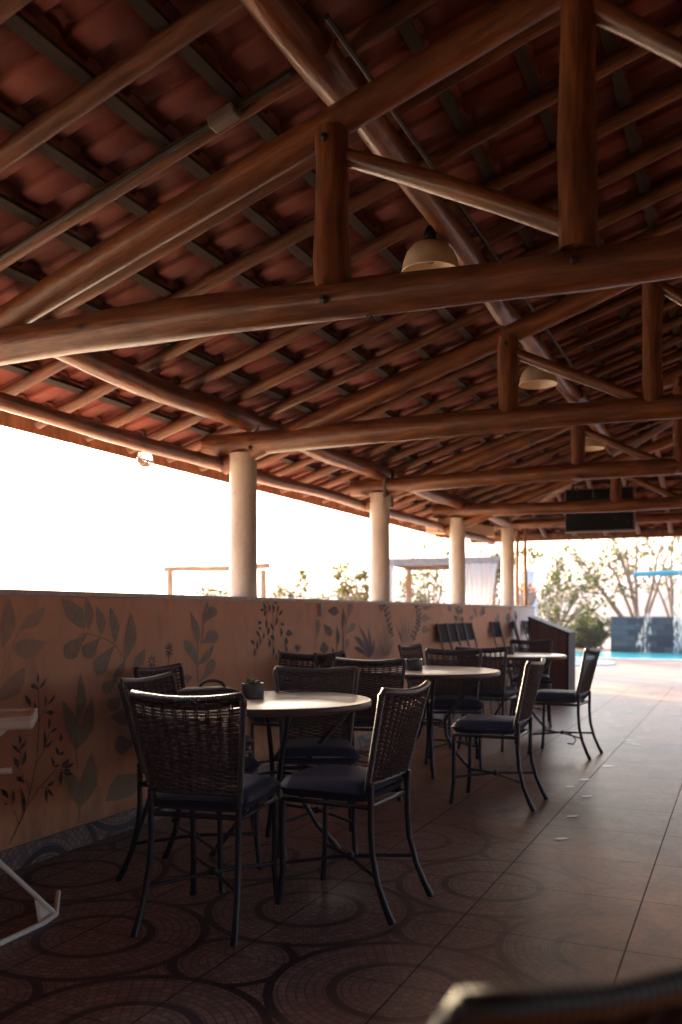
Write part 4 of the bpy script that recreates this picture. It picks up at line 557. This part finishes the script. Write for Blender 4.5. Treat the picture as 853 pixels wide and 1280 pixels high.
# ------------------------------------------------------------------ woven chair
def back_pt(s, t, off=0.):
    hw = .18 + .045 * t; x = s * hw
    y = -.205 - .10 * t + .028 * (s * s) * (.4 + .6 * t) - off
    return Vector((x, y, .528 + .35 * t + .018 * s * s * t))
def make_chair():
    r = empty('dining_chair')
    mb = MB(); nv = 9; sv = [-.8 + 1.6 * i / (nv - 1) for i in range(nv)]
    zt = [.02 + .79 * i / 31. for i in range(32)] + [.845, .880, .915, .94, .965, .985]
    for ri, t in enumerate(zt):                   # horizontal strands run frame to frame, over and under the stakes
        ss = [-1.0]; am = [0.]
        for j, s in enumerate(sv):
            ss.append(s); am.append(.0085 * (1 if (j + ri) % 2 else -1))
        ss.append(1.0); am.append(0.)
        hh = .0041 if t < .93 else .005
        vs = []
        for s, a in zip(ss, am):
            p = back_pt(s, t)
            for dy, dz in ((-.0022, -hh), (-.0022, hh), (.0022, hh), (.0022, -hh)): vs.append(p + Vector((0, a + dy, dz)))
        fs = []
        for i in range(len(ss) - 1):
            for k in range(4): fs.append((i * 4 + k, (i + 1) * 4 + k, (i + 1) * 4 + (k + 1) % 4, i * 4 + (k + 1) % 4))
        mb.add(vs, fs, None, 0, False)
    for s in sv:                                  # paired stakes
        for ds in (-.022, .022):
            ps = [back_pt(s + ds, t) for t in (.0, .2, .4, .6, .8, 1.0)]
            vs = []
            for p in ps:
                for dx, dy in ((-.0028, -.0016), (.0028, -.0016), (.0028, .0016), (-.0028, .0016)): vs.append(p + Vector((dx, dy, 0)))
            fs = []
            for i in range(len(ps) - 1):
                for k in range(4): fs.append((i * 4 + k, i * 4 + (k + 1) % 4, (i + 1) * 4 + (k + 1) % 4, (i + 1) * 4 + k))
            mb.add(vs, fs, None, 0, False)
    mb.build('backrest', M['weave'], r)
    mb = MB(); pts = [back_pt(-1, t) for t in (-.1, .2, .5, .8)] + [back_pt(-1, .96)] + [back_pt(s, 1.0) + Vector((0, 0, .004)) for s in (-.96, -.7, -.35, 0, .35, .7, .96)] + [back_pt(1, .96)] + [back_pt(1, t) for t in (.8, .5, .2, -.1)]
    mb.tube(pts, [.0125] * 4 + [.0145] * 9 + [.0125] * 4, 10, seed=3); mb.tube([back_pt(s, -.01) for s in (-1, -.5, 0, .5, 1)], .009, 8)
    mb.build('back_frame', M['rail'], r)
    # cushion
    me = MB(); nx = 8; prof = []
    def cush(u, v): return max(0, 1 - abs(u) ** 6) * max(0, 1 - abs(v) ** 6)
    g = 10; vs = []
    for side in (1, -1):
        for i in range(g + 1):
            for j in range(g + 1):
                u, v = -1 + 2 * i / g, -1 + 2 * j / g; uu = math.copysign(abs(u) ** .7, u); vv = math.copysign(abs(v) ** .7, v)
                wx = (.205 + .012 * vv); k = cush(uu, vv) ** .28
                vs.append(Vector((uu * wx, .01 + vv * .205, .487 + side * .043 * k + (.008 * (1 - uu * uu) if side > 0 else 0))))
    fs = []; o2 = (g + 1) ** 2
    for i in range(g):
        for j in range(g):
            a = i * (g + 1) + j; fs.append((a, a + g + 1, a + g + 2, a + 1)); fs.append((o2 + a, o2 + a + 1, o2 + a + g + 2, o2 + a + g + 1))
    me.add(vs, fs); me.build('seat_cushion', M['seat'], r)
    mb = MB(); q = .185
    mb.tube([(-q, -.195, .437), (-q - .005, .19, .437), (-q + .02, .205, .437), (q - .02, .205, .437), (q + .005, .19, .437), (q, -.195, .437), (-q, -.195, .437)], .011, 8, cap=False); mb.build('seat_frame', M['metal'], r)
    for sx_ in (-1, 1):
        mb = MB(); mb.tube([(sx_ * .178, -.205, .53), (sx_ * .176, -.203, .36), (sx_ * .178, -.212, .25), (sx_ * .185, -.24, .14), (sx_ * .192, -.278, .05), (sx_ * .196, -.305, .0)], [.0125, .0125, .0125, .0125, .0135, .015], 10); mb.build('leg', M['metal'], r)
        mb = MB(); mb.tube([(sx_ * .185, .195, .437), (sx_ * .182, .2, .3), (sx_ * .18, .2, .15), (sx_ * .186, .21, .04), (sx_ * .19, .215, 0)], [.0125, .0125, .0125, .0135, .015], 10); mb.build('leg', M['metal'], r)
    mb = MB()
    mb.tube([(-.184, -.232, .165), (0, -.02, .178), (.18, .203, .165)], .008, 8); mb.tube([(.184, -.232, .168), (0, -.02, .183), (-.18, .203, .168)], .008, 8)
    mb.lathe([(.0, -.018), (.016, -.012), (.016, .012), (0, .018)], (0, -.02, .181), 10)
    mb.build('stretcher', M['metal'], r)
    return r
chair0 = make_chair()
CH = [
 # cam x, cam z of the seat centre, forward (cam), label, group
 (-.50, 3.565, (.25, .97), 'dark woven chair nearest on the left, its back to the camera beside the first table', 1),
 (.02, 3.77, (-.88, .47), 'dark woven chair right of the first table, seat turned to the left', 1),
 (-.645, 4.10, (.92, -.34), 'dark woven chair between painted wall and first table, just behind the nearest chair', 1),
 (-.75, 4.87, (.90, -.35), 'dark woven chair mostly hidden, only its top rail showing against the wall at left', 1),
 (-.125, 4.62, (.04, -1.), 'dark woven chair behind the first table facing the camera', 1),
 (.23, 6.05, (.16, .98), 'dark woven chair with its back to the camera before the second table', 2),
 (.965, 5.72, (-.91, .41), 'dark woven chair right of the second table, seen side on', 2),
 (.90, 7.08, (-.08, -1.), 'dark woven chair behind the second table facing the camera', 2),
 (.16, 6.55, (.88, -.47), 'dark woven chair between wall and second table, rail tilted up to the right', 2),
 (-.36, 6.28, (-.407, -.914), 'dark woven chair with see-through back close to the painted agave', 2),
 (.88, 8.2, (.85, -.5), 'woven chair with leaning back by the wall, behind the middle table pot', 2),
 (1.34, 8.10, (.42, .9), 'dark woven chair with its solid looking back to the camera before the third table', 3),
 (2.05, 9.65, (-.18, -.98), 'dark woven chair behind the third table in front of the slant topped cabinet', 3),
 (1.87, 7.66, (-.865, .50), 'woven chair farthest right, side on, with a strap on its cross bar', 3),
 (.140, 1.035, (-.498, .867), 'blurred dark woven chair back in the bottom right corner, closest to the camera', 4)]
GR = {1: 'chairs around the first table', 2: 'chairs around the second table', 3: 'chairs around the third table', 4: 'woven dining chairs'}
for i, (xc, z, f, lb, gk) in enumerate(CH):
    o = chair0 if i == 0 else copy_tree(chair0)
    o.location = cw(xc, z); d = cdir(*f); o.rotation_euler.z = math.atan2(-d.x, d.y); tag(o, lb, 'chair', 'woven dining chairs')
    if i == 13:
        mb = MB(); mb.tube([(.02, -.02, .17), (.05, -.08, .165), (.02, -.13, .12), (-.03, -.12, .09), (-.06, -.08, .10)], .006, 6); mb.build('strap', M['metal'], o)

# ------------------------------------------------------------------ tables with pots
def make_table(r_):
    t = empty('round_table'); mb = MB()
    mb.lathe([(0, .768), (r_ - .012, .768), (r_ - .004, .766)], n=72); mb.build('tabletop', M['top'], t)
    mb = MB(); mb.lathe([(r_ - .004, .7665), (r_, .762), (r_, .738), (r_ - .006, .733), (0, .733)], n=72); mb.build('table_edge', M['edge'], t)
    for k in range(4):
        a = R(45 + 90 * k) ; c_, s_ = math.cos(a), math.sin(a)
        mb = MB(); mb.tube([(c_ * q, s_ * q, z) for q, z in ((.40, .735), (.34, .66), (.19, .50), (.115, .38), (.13, .27), (.21, .13), (.30, .03), (.32, 0))], [.013] * 6 + [.014, .016], 10); mb.build('leg', M['metal'], t)
    mb = MB(); mb.tube([(.105 * math.cos(q), .105 * math.sin(q), .38) for q in [R(15 * k) for k in range(25)]], .008, 8, cap=False); mb.build('brace_ring', M['metal'], t)
    return t
TBL = [(-.327, 4.5, .48, 'nearest round table with pale top holding a potted succulent', -9), (.67, 6.8, .53, 'middle round table with dark pot on its pale top', -22), (1.80, 9.3, .52, 'farthest round table with a small dark pot at its left', -20)]
for xc, z, r_, lb, rz in TBL:
    t = make_table(r_); t.location = cw(xc, z); t.rotation_euler.z = R(rz); tag(t, lb, 'table', 'round dining tables')
def make_pot(plant, r_, h):
    p = empty('plant_pot'); mb = MB()
    mb.lathe([(0, 0), (r_ * .93, 0), (r_, .006), (r_, h - .006), (r_ * .985, h), (r_ * .92, h), (r_ * .9, h - .012), (0, h - .013)], n=32); mb.build('pot', M['pot'], p)
    mb = MB(); mb.lathe([(r_ * .9, h - .012), (r_ * .5, h - .004), (0, h - .002)], n=18); mb.build('soil', M['soil'], p)
    mb = MB(); rg = random.Random(int(plant * 10))
    for k in range(int(14 * plant) + 5):
        a = rg.uniform(0, 6.28); l = rg.uniform(.02, .05) * plant; e = rg.uniform(.3, 1.3); o_ = Vector((rg.uniform(-.4, .4) * r_, rg.uniform(-.4, .4) * r_, h - .004))
        d = Vector((math.cos(a) * math.cos(e), math.sin(a) * math.cos(e), math.sin(e)))
        mb.tube([o_, o_ + d * l * .5, o_ + d * l], [.004, .006, .001], 6)
    mb.build('succulent', M['succulent'], p); return p
for xc, z, pl, r_, h, lb in ((-.445, 4.53, 1., .056, .078, 'dark round pot with spiky succulent on the nearest table'), (.545, 6.74, .35, .068, .085, 'dark squat pot on the middle table'), (1.745, 9.28, .3, .045, .085, 'small dark pot on the farthest table')):
    o = make_pot(pl, r_, h); o.location = cw(xc, z, .7685); tag(o, lb, 'pot', 'small pots on the tables')
b = empty('black_bag', cw(-.66, 4.46, .7685), TH); tag(b, 'black bag with curved handle lying on the nearest table', 'bag')
mb = MB(); mb.lathe([(0, 0), (.13, .003), (.145, .02), (.135, .045), (.09, .062), (0, .066)], n=24, M=Matrix.Diagonal((1.15, .6, 1)).to_3x3()); mb.build('bag_body', M['bag'], b)
mb = MB(); mb.tube([(.02 + .062 * math.cos(q), 0, .06 + .035 * math.sin(q)) for q in [R(12 * k) for k in range(16)]], .008, 8); mb.build('handle', M['bag'], b)

# ------------------------------------------------------------------ row of high chairs along the wall
def make_high():
    r = empty('high_back_chair'); mb = MB()
    def P(x, z): return Vector((x, -.19 - .16 * max(0, z - .46) / .6, z))
    mb.prism([P(-.15, .84), P(.15, .84), P(.155, 1.04), P(-.155, 1.04)], .02, (0, -1, .2)); mb.build('backrest', M['backpanel'], r, .004)
    for s in (-1, 1):
        mb = MB(); mb.tube([(s * .165, -.26, 0), (s * .165, -.19, .46), P(s * .165, .75), P(s * .165, 1.05)], .012, 8); mb.build('leg', M['bronze'], r)
        mb = MB(); mb.tube([(s * .165, .19, 0), (s * .165, .17, .46)], .012, 8); mb.build('leg', M['bronze'], r)
    mb = MB(); mb.tube([P(-.16, .66), P(.16, .66)], .009, 8); mb.tube([P(-.16, .74), P(.16, .74)], .009, 8); mb.build('back_rung', M['bronze'], r)
    mb = MB(); mb.box((0, 0, .475), (.36, .38, .04)); mb.build('seat', M['backpanel'], r, .012)
    return r
hi = make_high()
HB = [(9.65, 'dark high back chair, first of the row of four along the painted wall'), (10.0, 'dark high back chair, second of the row of four along the painted wall'), (10.35, 'dark high back chair, third of the row of four along the painted wall'), (10.7, 'dark high back chair, last of the row of four along the painted wall'),
      (12.0, 'dark high back chair standing just past the row of four'), (13.2, 'dark high back chair with pale sky glinting on its back'), (13.95, 'dark high back chair closest to the white wall end')]
for i, (y, lb) in enumerate(HB):
    o = hi if i == 0 else copy_tree(hi); o.location = (-2.72, y, 0); o.scale = (1, 1, 1.03); o.rotation_euler.z = R(-90) + (0 if i < 4 else R((-6, 9, -4)[i - 4])); tag(o, lb, 'chair', 'high back chairs along the wall')

# ------------------------------------------------------------------ white folding table at the left edge
ft = empty('folding_table', cw(-1.24, 3.62)); tag(ft, 'white plastic folding table cut off by the left edge', 'table')
ux, uy = cdir(-1, -.28).normalized(), cdir(.28, -1).normalized()
def F_(a, b_, z): return ux * a + uy * b_ + Vector((0, 0, z))
rotf = Matrix((ux, uy, Vector((0, 0, 1)))).transposed()
mb = MB(); mb.box(F_(.24, -.17, .75), (.48, .34, .042), rotf); mb.build('tabletop', M['plastic'], ft, .012)
mb = MB()
for a0, b0, a1, b1 in ((0.008, -.33, .008, -.01), (.472, -.33, .472, -.01), (.01, -.332, .47, -.332), (.01, -.008, .47, -.008)):
    mb.tube([F_(a0, b0, .775), F_(a1, b1, .775)], .008, 8)
mb.build('rim', M['plastic'], ft)
for bb in (.12,):
    mb = MB(); mb.tube([F_(.42, bb, .72), F_(.18, bb, .30), F_(-.075, bb, .03), F_(-.09, bb, .014), F_(-.07, bb + .03, .012)], .0105, 10); mb.build('leg', M['plastic'], ft)
mb = MB(); mb.tube([F_(-.09, -.17, .014), F_(-.09, .12, .014), F_(-.05, .2, .012), F_(.2, .52, .012)], .0105, 10)
mb.prism([F_(-.085, .11, .012), F_(-.02, .11, .085), F_(-.04, .19, .012)], .012, ux); mb.build('base_bar', M['plastic'], ft)
mb = MB(); mb.tube([F_(.075, .1, .585), F_(.45, .1, .56)], .012, 10); mb.build('cross_bar', M['plastic'], ft)
mb = MB(); mb.prism([F_(.10, -.02, .728), F_(.20, -.02, .728), F_(.24, -.02, .60)], .02, -uy); mb.build('bracket', M['plastic'], ft)

# ------------------------------------------------------------------ cabinet with slanted top
cb = empty('slant_top_cabinet', (-2.48, 12.9, 0)); tag(cb, 'dark red brown cabinet with black edges and slanted top by the wall end', 'cabinet')
S0, S1 = Vector((-.42, 0, 0)), Vector((.33, .02, 0))
mb = MB(); mb.prism([(-.40, 0, .03), (.33, 0, .03), (.33, 0, .90), (-.40, 0, 1.10)], .5, (0, 1, 0)); mb.build('body', M['cabinet'], cb, .004)
mb = MB(); mb.box((.355, .25, .46), (.045, .56, .92)); mb.build('edge_panel', M['dark'], cb, .004)
mb = MB(); mb.box((-.42, .25, .56), (.035, .56, 1.10)); mb.build('edge_panel', M['dark'], cb, .004)
mb = MB(); mb.prism([(-.45, -.03, 1.115), (.39, -.03, .885), (.39, -.03, .92), (-.45, -.03, 1.15)], .58, (0, 1, 0)); mb.build('lid', M['dark'], cb, .004)
mb = MB(); mb.tube([(-.2, .1, 1.08), (-.2, .1, 1.13), (-.02, .1, 1.08), (-.02, .1, 1.03)], .01, 8); mb.build('handle', M['metal'], cb)

cb.scale = (.70, 1, 1)

# ------------------------------------------------------------------ flat white pieces standing in for flecks of sunlight on the floor
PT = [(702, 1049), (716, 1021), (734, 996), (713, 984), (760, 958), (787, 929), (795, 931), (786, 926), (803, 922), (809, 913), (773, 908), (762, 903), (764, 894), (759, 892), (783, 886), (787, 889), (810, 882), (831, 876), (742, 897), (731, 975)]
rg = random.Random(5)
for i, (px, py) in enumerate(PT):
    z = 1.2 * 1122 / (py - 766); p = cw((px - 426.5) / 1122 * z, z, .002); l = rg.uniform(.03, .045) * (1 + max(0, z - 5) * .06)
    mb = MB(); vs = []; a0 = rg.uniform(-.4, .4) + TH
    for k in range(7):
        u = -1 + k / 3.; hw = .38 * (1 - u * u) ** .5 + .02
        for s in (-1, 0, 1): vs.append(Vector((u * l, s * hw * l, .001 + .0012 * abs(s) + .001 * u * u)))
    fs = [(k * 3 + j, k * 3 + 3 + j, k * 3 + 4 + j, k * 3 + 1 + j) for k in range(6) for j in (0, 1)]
    mb.add(vs, fs + [f[::-1] for f in []]); o = mb.build('sun_fleck', M['sun_fleck']); o.location = p; o.rotation_euler.z = a0
    tag(o, 'small white petal shape standing in for a spot of sunlight on the brown tiles along the grout line', 'sun_fleck', 'white sunlight flecks on the floor')

# ------------------------------------------------------------------ pool wall, spout, falling water
pw = empty('slate_wall', (-.2, 28.7, 0)); tag(pw, 'blue grey slate clad wall at the back of the pool', 'wall')
mb = MB(); mb.box((0, 0, .53), (6.9, .3, 1.06)); mb.build('wall_body', M['slate'], pw, .008)
mb = MB(); mb.box((.0, -.0, 1.075), (6.94, .34, .025)); mb.build('coping', M['slate'], pw, .004)
sp = empty('water_spout', (-1.1, 27.2, 0)); tag(sp, 'turquoise water spout pipe reaching over the pool', 'spout')
mb = MB(); mb.tube([(-1.75, 0, 2.31), (-1.6, 0, 2.32), (2.6, 0, 2.42)], [.06, .075, .085], 14); mb.build('spout_arm', M['pipe'], sp)
mb = MB(); mb.tube([(2.5, 0, 0), (2.5, 0, 2.45)], .1, 14); mb.build('post', M['pipe'], sp)
rg = random.Random(9); mb = MB()
def drops(x0, x1, z0, z1, n, s0, s1):
    for k in range(n):
        x, z, y = rg.uniform(x0, x1), z0 + (z1 - z0) * rg.random() ** .9, 27.2 + rg.uniform(-.16, .16); l = rg.uniform(.05, .24); r_ = rg.uniform(s0, s1)
        mb.add([(x, y, z + l), (x + r_, y, z), (x, y + r_, z), (x - r_, y, z), (x, y - r_, z), (x, y, z - r_ * 1.4)], [(0, 1, 2), (0, 2, 3), (0, 3, 4), (0, 4, 1), (5, 2, 1), (5, 3, 2), (5, 4, 3), (5, 1, 4)])
drops(-1.75, -1.15, .02, 2.32, 520, .006, .012); drops(-1.6, -1.3, .02, 2.32, 300, .006, .012); drops(-2.75, -2.35, .02, 1.15, 70, .005, .009)
tag(mb.build('falling_water', M['drop']), 'falling water drops below the turquoise spout', 'water', kind='stuff')

# ------------------------------------------------------------------ cabana with curtains, wooden frame
cbn = empty('cabana', cw(2.45, 20.5), R(6)); tag(cbn, 'flat roofed cabana with white curtains beyond the wall', 'cabana')
mb = MB(); mb.box((0, 0, 2.36), (2.75, 2.3, .07)); mb.box((0, -1.1, 2.28), (2.6, .08, .1)); mb.box((0, 1.1, 2.28), (2.6, .08, .1)); mb.build('roof', M['roofslab'], cbn, .01)
mb = MB()
for k in range(6): mb.box((-1.1 + .44 * k, 0, 2.285), (.07, 2.1, .09))
mb.build('roof_joists', M['pale_wood'], cbn)
for sx_ in (-1.2, 1.2):
    for sy in (-1., 1.):
        mb = MB(); mb.box((sx_ * .97, sy, 1.0), (.11, .11, 2.5)); mb.build('post', M['pale_wood'], cbn)
def curtain(x0, x1, y, zt, zbm, gather):
    mb = MB(); nx, nz = 40, 14; vs = []
    for j in range(nz + 1):
        t = j / nz; z = zt + (zbm - zt) * t; g = 1 - gather * math.sin(math.pi * min(1, t * .62)) 
        for i in range(nx + 1):
            u = i / nx; xm = (x0 + x1) / 2; x = xm + (x0 + (x1 - x0) * u - xm) * g
            vs.append((x, y + .05 * math.sin(u * 38 + .5 * t) * (.5 + .5 * t), z))
    fs = [(j * (nx + 1) + i, j * (nx + 1) + i + 1, (j + 1) * (nx + 1) + i + 1, (j + 1) * (nx + 1) + i) for j in range(nz) for i in range(nx)]
    mb.add(vs, fs); mb.build('curtain', M['fabric'], cbn)
curtain(.52, 1.28, -1.16, 2.25, .2, .42); curtain(-1.3, -.98, -1.16, 2.25, .2, .2)
fr = empty('timber_pergola', cw(-2.45, 18.)); tag(fr, 'plain timber frame of two posts and a top pole beyond the wall', 'pergola')
fa, fb = cw(-3.43, 18.) - cw(-2.45, 18.), cw(-1.56, 18.) - cw(-2.45, 18.)
for p in (fa, fb):
    mb = MB(); log(mb, p + Vector((0, 0, -.4)), p + Vector((0, 0, 2.06)), .07, .062, 7, n=6, bend=.01); mb.build('post', M['pale_wood'], fr)
e_ = (fb - fa).normalized(); mb = MB(); log(mb, fa - e_ * .12 + Vector((0, 0, 2.06)), fb + e_ * .14 + Vector((0, 0, 2.13)), .055, .06, 8, n=8, bend=.015); mb.build('top_pole', M['pale_wood'], fr)

# ------------------------------------------------------------------ vegetation
def leaf_faces(mb, c, n, spread, size, rg, squash=.8, droop=.3):
    for k in range(n):
        while True:
            d = Vector((rg.uniform(-1, 1), rg.uniform(-1, 1), rg.uniform(-1, 1)))
            if d.length < 1: break
        p = c + Vector((d.x * spread, d.y * spread, d.z * spread * squash)); s = size * rg.uniform(.6, 1.3)
        a = Vector((rg.gauss(0, 1), rg.gauss(0, 1), rg.gauss(0, .6) - droop)).normalized(); b_ = a.orthogonal().normalized(); b_ = Matrix.Rotation(rg.uniform(0, 6.28), 3, a) @ b_
        mb.add([p, p + a * s * .5 + b_ * s * .24, p + a * s, p + a * s * .5 - b_ * s * .24], [(0, 1, 2, 3)], None, 0, False)
def tree(name, label, cat, base, limbs, r0, leafm, seed, sub=5, nl=14, lsize=.14, lspread=.3, group=None, twig=.8):
    """limbs: end points relative to base; every limb carries side branches that end in leaf clumps"""
    rg = random.Random(seed); t = empty(name, base); tag(t, label, cat, group); tk = MB(); cr = MB(); nL = len(limbs)
    for li, e in enumerate(limbs):
        e = Vector(e); L = e.length; mid = e * .45 + Vector((rg.uniform(-.08, .08) * L, rg.uniform(-.08, .08) * L, .06 * L))
        pts = []
        for k in range(9):
            u = k / 8; pts.append((mid * 2 * u * (1 - u) + e * u * u) + Vector((rg.uniform(-.012, .012), rg.uniform(-.012, .012), 0)) * L * u)
        rr = [r0 * (1 - .82 * k / 8) * (1 if li == 0 else .8) for k in range(9)]
        tk.tube(pts, rr, 7)
        leaf_faces(cr, pts[-1], nl, lspread, lsize, rg)
        for s_ in range(sub):
            u = rg.uniform(.35, .97); k = int(u * 8); p = pts[k]; d = (pts[min(8, k + 1)] - pts[max(0, k - 1)]).normalized()
            sd_ = (d * .6 + Vector((rg.uniform(-1, 1), rg.uniform(-1, 1), rg.uniform(-.35, .9)))).normalized(); l = twig * rg.uniform(.35, 1.1)
            q = [p, p + sd_ * l * .5 + Vector((0, 0, .03)), p + sd_ * l + Vector((0, 0, .1 * l))]
            tk.tube(q, [rr[k] * .5, rr[k] * .36, .004], 5)
            for q_ in (q[1], q[2]):
                if rg.random() < .85: leaf_faces(cr, q_, int(nl * rg.uniform(.5, 1.3)), lspread * rg.uniform(.6, 1.2), lsize, rg)
    tk.build('trunk', M['bark'], t); cr.build('crown', M[leafm], t); return t
def PX(px, py, z): return cw((px - 426.5) / 1122 * z, z, 1.2 + (766 - py) * z / 1122)
def rel(base, lst, z, dz=1.2, seed=1):
    rg = random.Random(seed); return [PX(x, y, z + rg.uniform(-dz, dz)) - base for x, y in lst]
B = PX(800, 800, 31); tree('sparse_tree', 'tall sparse tree with thin fanning limbs behind the slate wall', 'tree', B, rel(B, [(712, 690), (735, 655), (752, 640), (775, 640), (800, 630), (835, 640), (700, 660), (850, 650), (762, 665)], 31, 1.5), .09, 'leaf_y', 3, sub=7, nl=10, lsize=.17, lspread=.28, twig=1.1)
B = PX(845, 800, 33); tree('sparse_tree', 'thin upright tree at the right edge behind the falling water', 'tree', B, rel(B, [(842, 660), (820, 655), (868, 650), (850, 640), (795, 680)], 33, 1.5), .08, 'leaf_y', 4, sub=6, nl=10, lsize=.17, lspread=.3, twig=1.1)
B = PX(690, 812, 29.5); tree('bushy_tree', 'bushy green tree between cabinet and slate wall', 'tree', B, rel(B, [(680, 738), (695, 728), (715, 722), (735, 735), (752, 725), (712, 745), (705, 712), (775, 735), (668, 748)], 29.5, 1.), .05, 'leaf_g', 5, sub=4, nl=12, lsize=.16, lspread=.28, twig=.7)
B = PX(735, 815, 30.5); tree('bushy_tree', 'rounded green shrub left of the slate wall', 'shrub', B, rel(B, [(722, 778), (735, 772), (748, 780), (757, 790), (728, 795), (742, 800), (716, 800)], 30.5, .8), .03, 'leaf_g', 6, sub=9, nl=34, lsize=.14, lspread=.32, twig=.5)
B = PX(706, 818, 31.5); tree('bushy_tree', 'low yellowish shrub beside the slant topped cabinet', 'shrub', B, rel(B, [(715, 790), (722, 802), (705, 795), (728, 808), (716, 806)], 31.5, .7), .03, 'leaf_y', 16, sub=8, nl=30, lsize=.14, lspread=.3, twig=.5)
B = PX(690, 800, 42); tree('bushy_tree', 'small tree far behind with hazy pale leaves', 'tree', B, rel(B, [(700, 700), (722, 690), (760, 690), (690, 715), (740, 705), (780, 700)], 42, 2.), .09, 'leaf_g', 17, sub=6, nl=20, lsize=.22, lspread=.5, twig=1.2)
B = PX(600, 800, 27); tree('bushy_tree', 'yellow green tree behind the cabana', 'tree', B, rel(B, [(585, 688), (602, 684), (615, 695), (575, 700), (625, 705), (632, 690), (608, 720)], 27, 1.), .06, 'leaf_y', 7, sub=7, nl=26, lsize=.15, lspread=.32, twig=.7)
B = PX(540, 800, 30); tree('bushy_tree', 'slender tree showing leaf tufts above the cabana roof', 'tree', B, rel(B, [(533, 672), (545, 682), (552, 668), (518, 698), (560, 690), (527, 690)], 30, 1.), .06, 'leaf_y', 8, sub=3, nl=20, lsize=.15, lspread=.26, twig=.5)
B = PX(505, 800, 24); tree('bushy_tree', 'green shrub seen under the cabana roof', 'shrub', B, rel(B, [(512, 715), (505, 735), (525, 728), (540, 735), (548, 722)], 24, .8), .04, 'leaf_y', 9, sub=4, nl=16, lsize=.13, lspread=.25, twig=.5)
B = PX(455, 790, 17); tree('bushy_tree', 'leafy branch reaching left beside the second column', 'tree', B, rel(B, [(440, 708), (425, 708), (408, 703), (455, 706), (420, 712), (466, 712)], 17, .4), .03, 'leaf_y', 10, sub=4, nl=12, lsize=.11, lspread=.13, twig=.25)
B = PX(360, 790, 18); tree('bushy_tree', 'loose bush right of the first column beyond the wall', 'shrub', B, rel(B, [(345, 735), (352, 722), (364, 728), (378, 718), (382, 732), (340, 745), (368, 742)], 18, .6), .025, 'leaf_y', 11, sub=5, nl=13, lsize=.1, lspread=.14, twig=.3)
B = PX(270, 780, 17); tree('bushy_tree', 'small plant between the two posts of the wooden frame', 'shrub', B, rel(B, [(258, 736), (272, 738), (284, 733), (290, 742), (265, 745)], 17, .4), .015, 'leaf_y', 12, sub=4, nl=8, lsize=.1, lspread=.1, twig=.2)
B = PX(425, 790, 26); tree('bushy_tree', 'low hedge like shrub above the wall between two columns', 'shrub', B, rel(B, [(395, 748), (405, 743), (415, 746), (425, 742), (435, 741), (445, 746), (455, 749)], 26, .6), .03, 'leaf_y', 13, sub=5, nl=22, lsize=.13, lspread=.2, twig=.4)
mb = MB(); p0 = PX(222, 748, 16); mb.tube([p0, p0 + cdir(.12, 0) * 1 + Vector((0, 0, .1)), p0 + cdir(.3, 0) + Vector((0, 0, .17))], [.012, .009, .003], 6)
mb.tube([p0 + Vector((0, 0, -1.3)), p0], [.014, .012], 6); tag(mb.build('bare_twig', M['bark']), 'thin curved grass stem beside the left frame post', 'stem')
# planters at the end of the wall
bp = empty('bowl_planter', PX(658, 800, 17.) * 1); bp.location.z = 0; tag(bp, 'grey bowl planter with orange plant beyond the wall end', 'planter')
mb = MB(); mb.lathe([(0, 1.30), (.09, 1.31), (.16, 1.4), (.19, 1.52), (.2, 1.56), (.18, 1.56), (.16, 1.5), (0, 1.48)], n=28); mb.lathe([(.16, -.1), (.1, .1), (.08, 1.2), (.1, 1.31)], n=20); mb.build('bowl', M['stonepot'], bp)
mb = MB(); leaf_faces(mb, Vector((0, 0, 1.62)), 90, .2, .1, random.Random(3), .5, -.3); mb.build('plant', M['leaf_o'], bp)
vp = empty('white_planter', PX(660, 800, 19.)); vp.location.z = 0; tag(vp, 'tall white planter with yellow green shrub behind the last column', 'planter')
mb = MB(); mb.lathe([(0, 1.50), (.09, 1.50), (.15, 2.08), (.135, 2.08), (.12, 2.0), (0, 2.0)], n=28); mb.lathe([(.2, -.1), (.18, 1.5), (0, 1.5)], n=20); mb.build('pot', M['white'], vp)
mb = MB(); rg = random.Random(4)
for k in range(16): leaf_faces(mb, Vector((rg.uniform(-.34, .42), rg.uniform(-.3, .3), 2.2 + rg.uniform(0, .38))), 11, .12, .11, rg, .7, -.2)
for k in range(9):
    a = rg.uniform(0, 6.28); mb.tube([(0, 0, 2.0), (.12 * math.cos(a), .12 * math.sin(a), 2.25), (.34 * math.cos(a), .3 * math.sin(a), 2.5)], [.008, .006, .002], 5)
mb.build('plant', M['leaf_y'], vp)

# ------------------------------------------------------------------ haze
hz = MB(); hz.box((0, 0, 5), (2100, 2100, 64)); hm = bpy.data.materials.new('haze'); hm.use_nodes = True; ht = hm.node_tree
ht.nodes.remove(ht.nodes['Principled BSDF']); pv = ht.nodes.new('ShaderNodeVolumePrincipled'); pv.inputs['Color'].default_value = (.68, .62, 1, 1); pv.inputs['Density'].default_value = HAZE; pv.inputs['Anisotropy'].default_value = .5
ht.links.new(pv.outputs[0], ht.nodes['Material Output'].inputs['Volume'])
if HAZE > 0:
    ho = hz.build('haze', hm); tag(ho, 'pale haze in the air over the valley', 'haze', kind='stuff')
